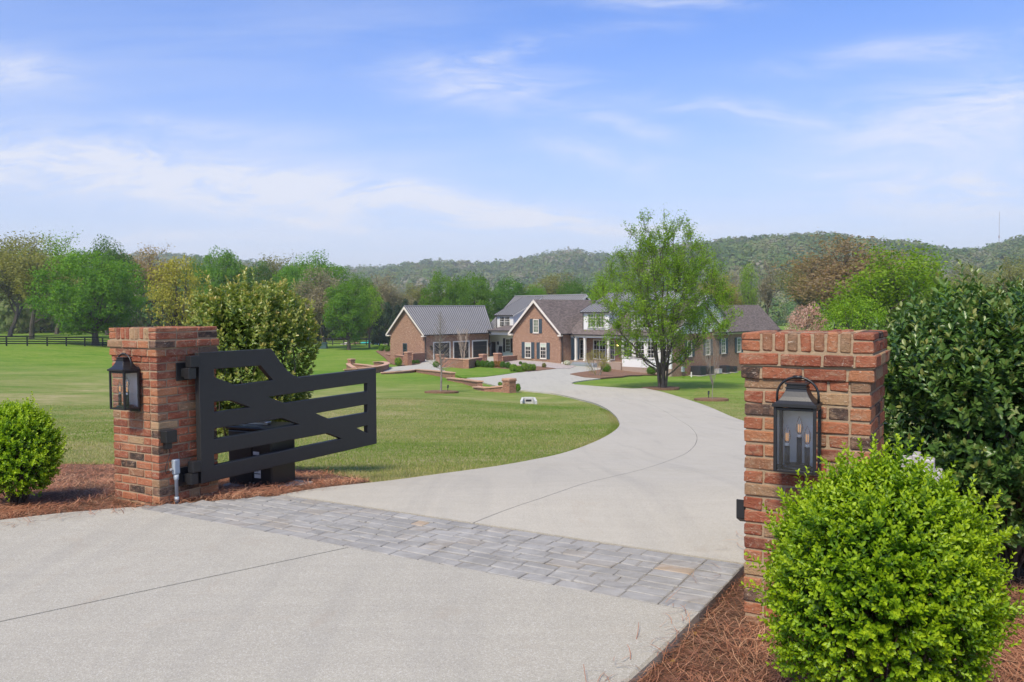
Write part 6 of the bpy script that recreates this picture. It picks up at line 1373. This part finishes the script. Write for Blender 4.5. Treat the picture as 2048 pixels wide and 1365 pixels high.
place('V', 652, 150, 535, 100, 'leaf_tan', 'pale half-bare tree beside the dense round one', rz=5.1); place('E', 618, 152, 598, 44, 'leaf_cedar', 'dark brownish cedar behind the holly edge', name='cedar_tree', rz=.4)
place('B', 697, 142, 557, 112, 'leaf_green', 'dense dark green tree standing alone at the lawn edge', rz=5.); place('D', 738, 150, 568, 60, 'leaf_bright', 'slim yellow-green tree beside the dense one', rz=1.)
for k, (x, y, w_) in enumerate(((758, 618, 34), (776, 606, 36), (795, 612, 34), (812, 600, 36), (832, 604, 32))): place('E', x, 155 + 3 * k, y, w_, 'leaf_cedar', ('first', 'second', 'third', 'fourth', 'fifth')[k] + ' dark cedar counting from the dense green tree towards the garage', 'dark cedars left of the garage', k * 1.7, 'cedar_tree')
place('V', 768, 230, 548, 90, 'leaf_tan', 'greyish bare tree above the cedars', rz=.3); place('V', 822, 235, 566, 80, 'leaf_olive', 'pale green tree above the garage gable', rz=2.7); place('W', 852, 240, 572, 80, 'leaf_olive', 'soft olive tree just left of the dense pair', rz=4.)
place('A', 898, 158, 545, 112, 'leaf_green', 'left tree of the dense pair behind the garage roof', rz=1.1); place('B', 948, 166, 543, 100, 'leaf_green', 'right tree of the dense pair behind the garage roof', rz=3.7)
place('B', 1018, 172, 551, 92, 'leaf_deep', 'dark tree behind the long metal ridge', rz=.7); place('A', 1072, 190, 570, 70, 'leaf_green', 'low green tree behind the middle of the metal ridge', rz=2.6); place('A', 1145, 160, 556, 96, 'leaf_deep', 'dark tree behind the right end of the metal ridge', rz=5.6)
place('V', 1100, 270, 545, 110, 'leaf_olive', 'yellowish tree above the house on the lower slope', rz=1.9); place('V', 1205, 150, 545, 80, 'leaf_bright', 'bright tree behind the crown of the big lawn tree', rz=3.)
place('B', 583, 186, 524, 92, 'leaf_green', 'fresh green tree at the right shoulder of the holly', rz=1.7); place('A', 724, 200, 548, 84, 'leaf_green', 'green tree low behind the slim yellow-green one', rz=2.3); place('C', 395, 205, 512, 96, 'leaf_green', 'green tree in the gap right of the yellow-green tree', rz=.5)
# right side
place('V', 1440, 210, 548, 80, 'leaf_yellow', 'yellowish tree right behind the big lawn tree', rz=.1); place('D', 1497, 200, 519, 52, 'leaf_bright', 'slim tree with a bright top behind the right roof', rz=2.); place('W', 1540, 205, 516, 66, 'leaf_tan', 'tan upright tree with a dark trunk behind the roof end', rz=3.)
place('W', 1475, 225, 545, 70, 'leaf_tan', 'grey bare tree left of the slim bright one', rz=5.2)
place('V', 1605, 172, 520, 100, 'leaf_olive', 'rounded yellow-olive tree above the pink one', rz=.9); place('V', 1715, 150, 470, 205, 'leaf_russet', 'tall russet wispy tree against the hill', rz=4.1); place('W', 1660, 160, 480, 130, 'leaf_russet', 'russet wispy tree in front of the hill top', rz=1.3)
place('V', 1770, 76, 486, 215, 'leaf_bright', 'large loose bright green tree behind the right pillar', rz=2.4); place('F', 1715, 72, 575, 150, 'leaf_bright', 'lower bright green tree spreading behind the pillar', rz=.3); place('V', 1860, 95, 505, 130, 'leaf_bright', 'bright green tree between the pillar and the dark holly', rz=5.5)
place('F', 1612, 84, 592, 100, 'leaf_pink', 'small pink blossoming tree at the end of the house', rz=1.1, name='blossom_tree'); place('V', 2015, 190, 512, 80, 'leaf_olive', 'round yellow-green tree over the dark holly', rz=2.2); place('V', 1935, 230, 525, 90, 'leaf_olive', 'soft olive tree low on the hill over the holly', rz=3.3)
# the big lawn tree
tree('lawn_tree', pm, (bm_, mlf), 'leaf_maple', 'large many-stemmed spring tree on the lawn in front of the house', None)
# young and bare trees
pt = mulch_ring(882, 783, .95)
hh = (783 - 622) / FPX * pt[1]
tree('young_tree', pt, (leader_tree(410, hh, hh * .26, .95, 90), None), None, 'young leafless tree on the lawn below the stepped wall', None, (1, 1, 1), .5, 'bark_grey')
pt = mulch_ring(1425, 798, .8)
st = [((0, 0, -.1), (0, .0, 1), 1.15, .042)] + [((0, 0, 1.0), (math.cos(a) * .42, math.sin(a) * .42, 1), 1.2, .022) for a in np.linspace(0, 6.28, 9)[:-1]]
ym2, yt2, yd2 = grow(411, st, 3, .72, .30, .25, (2, 3), .2)
hh = (798 - 668) / FPX * pt[1]; tree('young_tree', pt, (ym2, None), None, 'slender pale bare tree in front of the air conditioners', None, (hh / yt2[:, 2].max() * .8, hh / yt2[:, 2].max() * .8, hh / yt2[:, 2].max()), 0, 'bark_grey')
pt = ong(926, 719)
st = [((math.cos(a) * .15, math.sin(a) * .15, -.1), (math.cos(a) * .30, math.sin(a) * .30, 1), 1.9, .06) for a in np.linspace(0, 6.28, 7)[:-1]]
ym3, yt3, yd3 = grow(412, st, 3, .66, .36, .2, (2, 3), .3)
hh = (719 - 655) / FPX * pt[1]; tree('bare_shrub', pt, (ym3, None), None, 'bare pale many-stemmed shrub in front of the middle garage door', None, (hh / yt3[:, 2].max() * .85, hh / yt3[:, 2].max() * .85, hh / yt3[:, 2].max()), 0, 'bark_pale', 'shrub')
pt = ong(1196, 752)
st = [((math.cos(a) * .1, math.sin(a) * .1, -.1), (math.cos(a) * .5, math.sin(a) * .5, 1), .9, .028) for a in np.linspace(0, 6.28, 9)[:-1]]
ym4, yt4, yd4 = grow(413, st, 3, .7, .4, .2, (2, 3), .4); hh = (752 - 697) / FPX * pt[1]; sc = hh / yt4[:, 2].max()
tree('spring_shrub', pt, (ym4, leaf_mesh(yt4, yd4, 2600, .07, .07, 14)), 'leaf_yellow', 'airy shrub with yellow-green new leaves in the bed at the steps', None, (sc * .9, sc * .9, sc), 0, 'bark_grey', 'shrub', 'foliage')

# ------------------------------------------------------------------ hills and the woods on them
LX = [-1500, -600, 0, 320, 420, 560, 690, 760, 830, 880, 950, 1010, 1060, 1110, 1150, 1190, 1250, 1330, 1500, 1800, 2600]
LY = [528, 526, 524, 508, 518, 534, 540, 537, 530, 527, 532, 531, 523, 512, 508, 516, 512, 507, 502, 498, 508]
RX = [900, 1100, 1230, 1330, 1400, 1450, 1520, 1580, 1650, 1700, 1760, 1830, 1890, 1950, 1990, 2048, 2150, 2600, 3200]
RY = [610, 575, 530, 497, 484, 476, 471, 468, 464, 474, 482, 490, 497, 498, 490, 470, 455, 470, 500]
YL, YR = 1700., 1000.
_gk = np.random.default_rng(50)
def hill_z(px, Y):
    zl = CAMH + (622 - np.interp(px, LX, LY)) / FPX * YL - 19; zr_ = CAMH + (622 - np.interp(px, RX, RY)) / FPX * YR - 24
    wob = 4.5 * np.sin(px * .013 + Y * .008) * np.sin(Y * .012 + 1.3)
    a = -6 + (zl + 6) * ss(500, YL, Y) ** 1.05 * (1 - .45 * ss(YL, YL + 700, Y)) + wob * ss(520, 800, Y) * (1 - ss(YL - 250, YL, Y))
    b = -6 + (zr_ + 6) * ss(380, YR, Y) * (1 - .5 * ss(YR, YR + 450, Y)) + wob * ss(430, 560, Y) * (1 - ss(YR - 150, YR, Y))
    return np.where(Y < 370, -7, np.maximum(a, b))
pxs = np.linspace(-1100, 2900, 140); Ys = np.r_[np.linspace(340, 1760, 60), np.linspace(1820, 2450, 12)]
PX_, YY = np.meshgrid(pxs, Ys); XX = (PX_ - 1024) / FPX * YY; ZZ = hill_z(PX_, YY); nx = len(pxs); idx = np.arange(PX_.size).reshape(PX_.shape)
F = np.stack([idx[:-1, :-1], idx[:-1, 1:], idx[1:, 1:], idx[1:, :-1]], -1).reshape(-1, 4)
tag(link('hills', np_mesh('hills', np.stack([XX, YY, ZZ], -1).reshape(-1, 3), F, M['hill_ground'], True)), kind='structure')
def proto(seed, n, size):
    r = np.random.default_rng(seed); d = sph(n, r, .35); P = d * (lumps(d, r, 6, .25) * r.uniform(.75, 1, n))[:, None] * np.array([.5, .5, .55]) + np.array([0, 0, .5]); P[:, 2] = np.maximum(P[:, 2], .02)
    return leaf_cards(P, d + np.array([0, 0, .3]), size, r, .7, .25).reshape(n, 4, 3), r.normal(0, .045, n)
def wood(name, X, Y, Z, Hs, Ws, tint, nq, size, seed, matn='far_forest'):
    r = np.random.default_rng(seed); pr = [proto(seed + k, nq, size) for k in range(7)]; k = r.integers(0, 7, len(X)); Vs = []; Ts = []
    for q in range(7):
        i = np.where(k == q)[0]; a = r.uniform(0, 6.28, len(i)); c, s = np.cos(a), np.sin(a); B, tj = pr[q]; B = B.reshape(-1, 3)
        x = (B[None, :, 0] * c[:, None] - B[None, :, 1] * s[:, None]) * Ws[i, None] + X[i, None]; y = (B[None, :, 0] * s[:, None] + B[None, :, 1] * c[:, None]) * Ws[i, None] + Y[i, None]; z = B[None, :, 2] * Hs[i, None] + Z[i, None]
        Vs.append(np.stack([x, y, z], -1).reshape(-1, 3)); Ts.append(np.clip(tint[i, None] + np.repeat(tj, 4)[None], 0, 1).ravel())
    V = np.concatenate(Vs); n = len(V) // 4
    tag(link(name, np_mesh(name, V, np.arange(4 * n).reshape(n, 4), M[matn], attr=np.concatenate(Ts))), kind='stuff')
def scatter(n, px0, px1, Y0, Y1, seed, hmin, hmax, ws, bias=1.):
    r = np.random.default_rng(seed); px = r.uniform(px0, px1, n); Y = Y0 + (Y1 - Y0) * r.uniform(0, 1, n) ** bias; H = r.uniform(hmin, hmax, n); W = H * r.uniform(*ws, n)
    t = .40 + .30 * np.sin(px * .021 + Y * .013) * np.sin(px * .009 - Y * .02 + seed) + r.normal(0, .24, n); return px, Y, H, W, np.clip(t, 0, 1)
px, Y, H, W, t = scatter(5200, -450, 1480, 900, 1760, 61, 9, 24, (.7, 1.15), .7); wood('hill_woods', (px - 1024) / FPX * Y, Y, hill_z(px, Y) - 1, H, W, t, 54, .26, 62)
px, Y, H, W, t = scatter(3600, 1180, 2350, 560, 1040, 63, 7, 20, (.7, 1.15), .75); wood('hill_woods', (px - 1024) / FPX * Y, Y, hill_z(px, Y) - 1, H, W, t, 84, .22, 64)
px, Y, H, W, t = scatter(620, -300, 1500, 260, 900, 65, 7, 14, (.7, 1.05), 1.); k = ~((px > 1500) & (Y < 300)); wood('valley_woods', (px - 1024) / FPX * Y, Y, np.maximum(hill_z(px, Y), -5.6), H, W, t, 170, .17, 66)
px, Y, H, W, t = scatter(240, 1480, 2300, 270, 560, 67, 7, 12, (.7, 1.05), 1.); wood('valley_woods', (px - 1024) / FPX * Y, Y, np.maximum(hill_z(px, Y), -5.6), H, W, t, 150, .18, 68)
px, Y, H, W, t = scatter(170, -250, 760, 190, 262, 71, 7, 13.5, (.75, 1.15), 1.); wood('valley_woods', (px - 1024) / FPX * Y, Y, g((px - 1024) / FPX * Y, Y) - .3, H, W, np.clip(t - .1, 0, 1), 330, .125, 72)
# mast on the right-hand ridge
p = at(1998, 492, 1000); zb = float(hill_z(1998, 1000.)); ht = at(1998, 424, 1000)[2] - zb; t = thing('radio_mast', (p[0], p[1], zb), 'thin radio mast on the right-hand ridge', 'mast')
m = MB()
for a in (0, 2.09, 4.19): m.tube([(p[0] + .6 * math.cos(a), p[1] + .6 * math.sin(a), zb - 1), (p[0] + .12 * math.cos(a), p[1] + .12 * math.sin(a), zb + ht)], .1, 4)
m.build('leg', M['tower_steel'], t); m = MB()
for k in range(16):
    z0 = zb + ht * k / 16; q = .6 - .48 * k / 16; m.tube([(p[0] - q, p[1], z0), (p[0] + q, p[1], z0 + ht / 16)], .05, 4)
m.build('bracing', M['tower_steel'], t); m = MB(); m.tube([(p[0], p[1], zb + ht * .45), (p[0], p[1], zb + ht * .5)], .9, 8); m.build('antenna', M['tower_steel'], t)

# ------------------------------------------------------------------ air
HZ = (-3400, 3400, -330, 3500, -9, 165)
m = MB(); m.obox((HZ[0], HZ[2], HZ[4]), (HZ[1] - HZ[0], 0, 0), (0, HZ[3] - HZ[2], 0), (0, 0, HZ[5] - HZ[4]))
hm, nt = mat('haze'); N(nt, 'OutputMaterial', {'Volume': N(nt, 'VolumePrincipled', {'Color': (.95, .97, 1.0), 'Density': .00026, 'Anisotropy': .1}).outputs[0]})
ho = m.build('haze', hm); ho['kind'] = 'stuff'
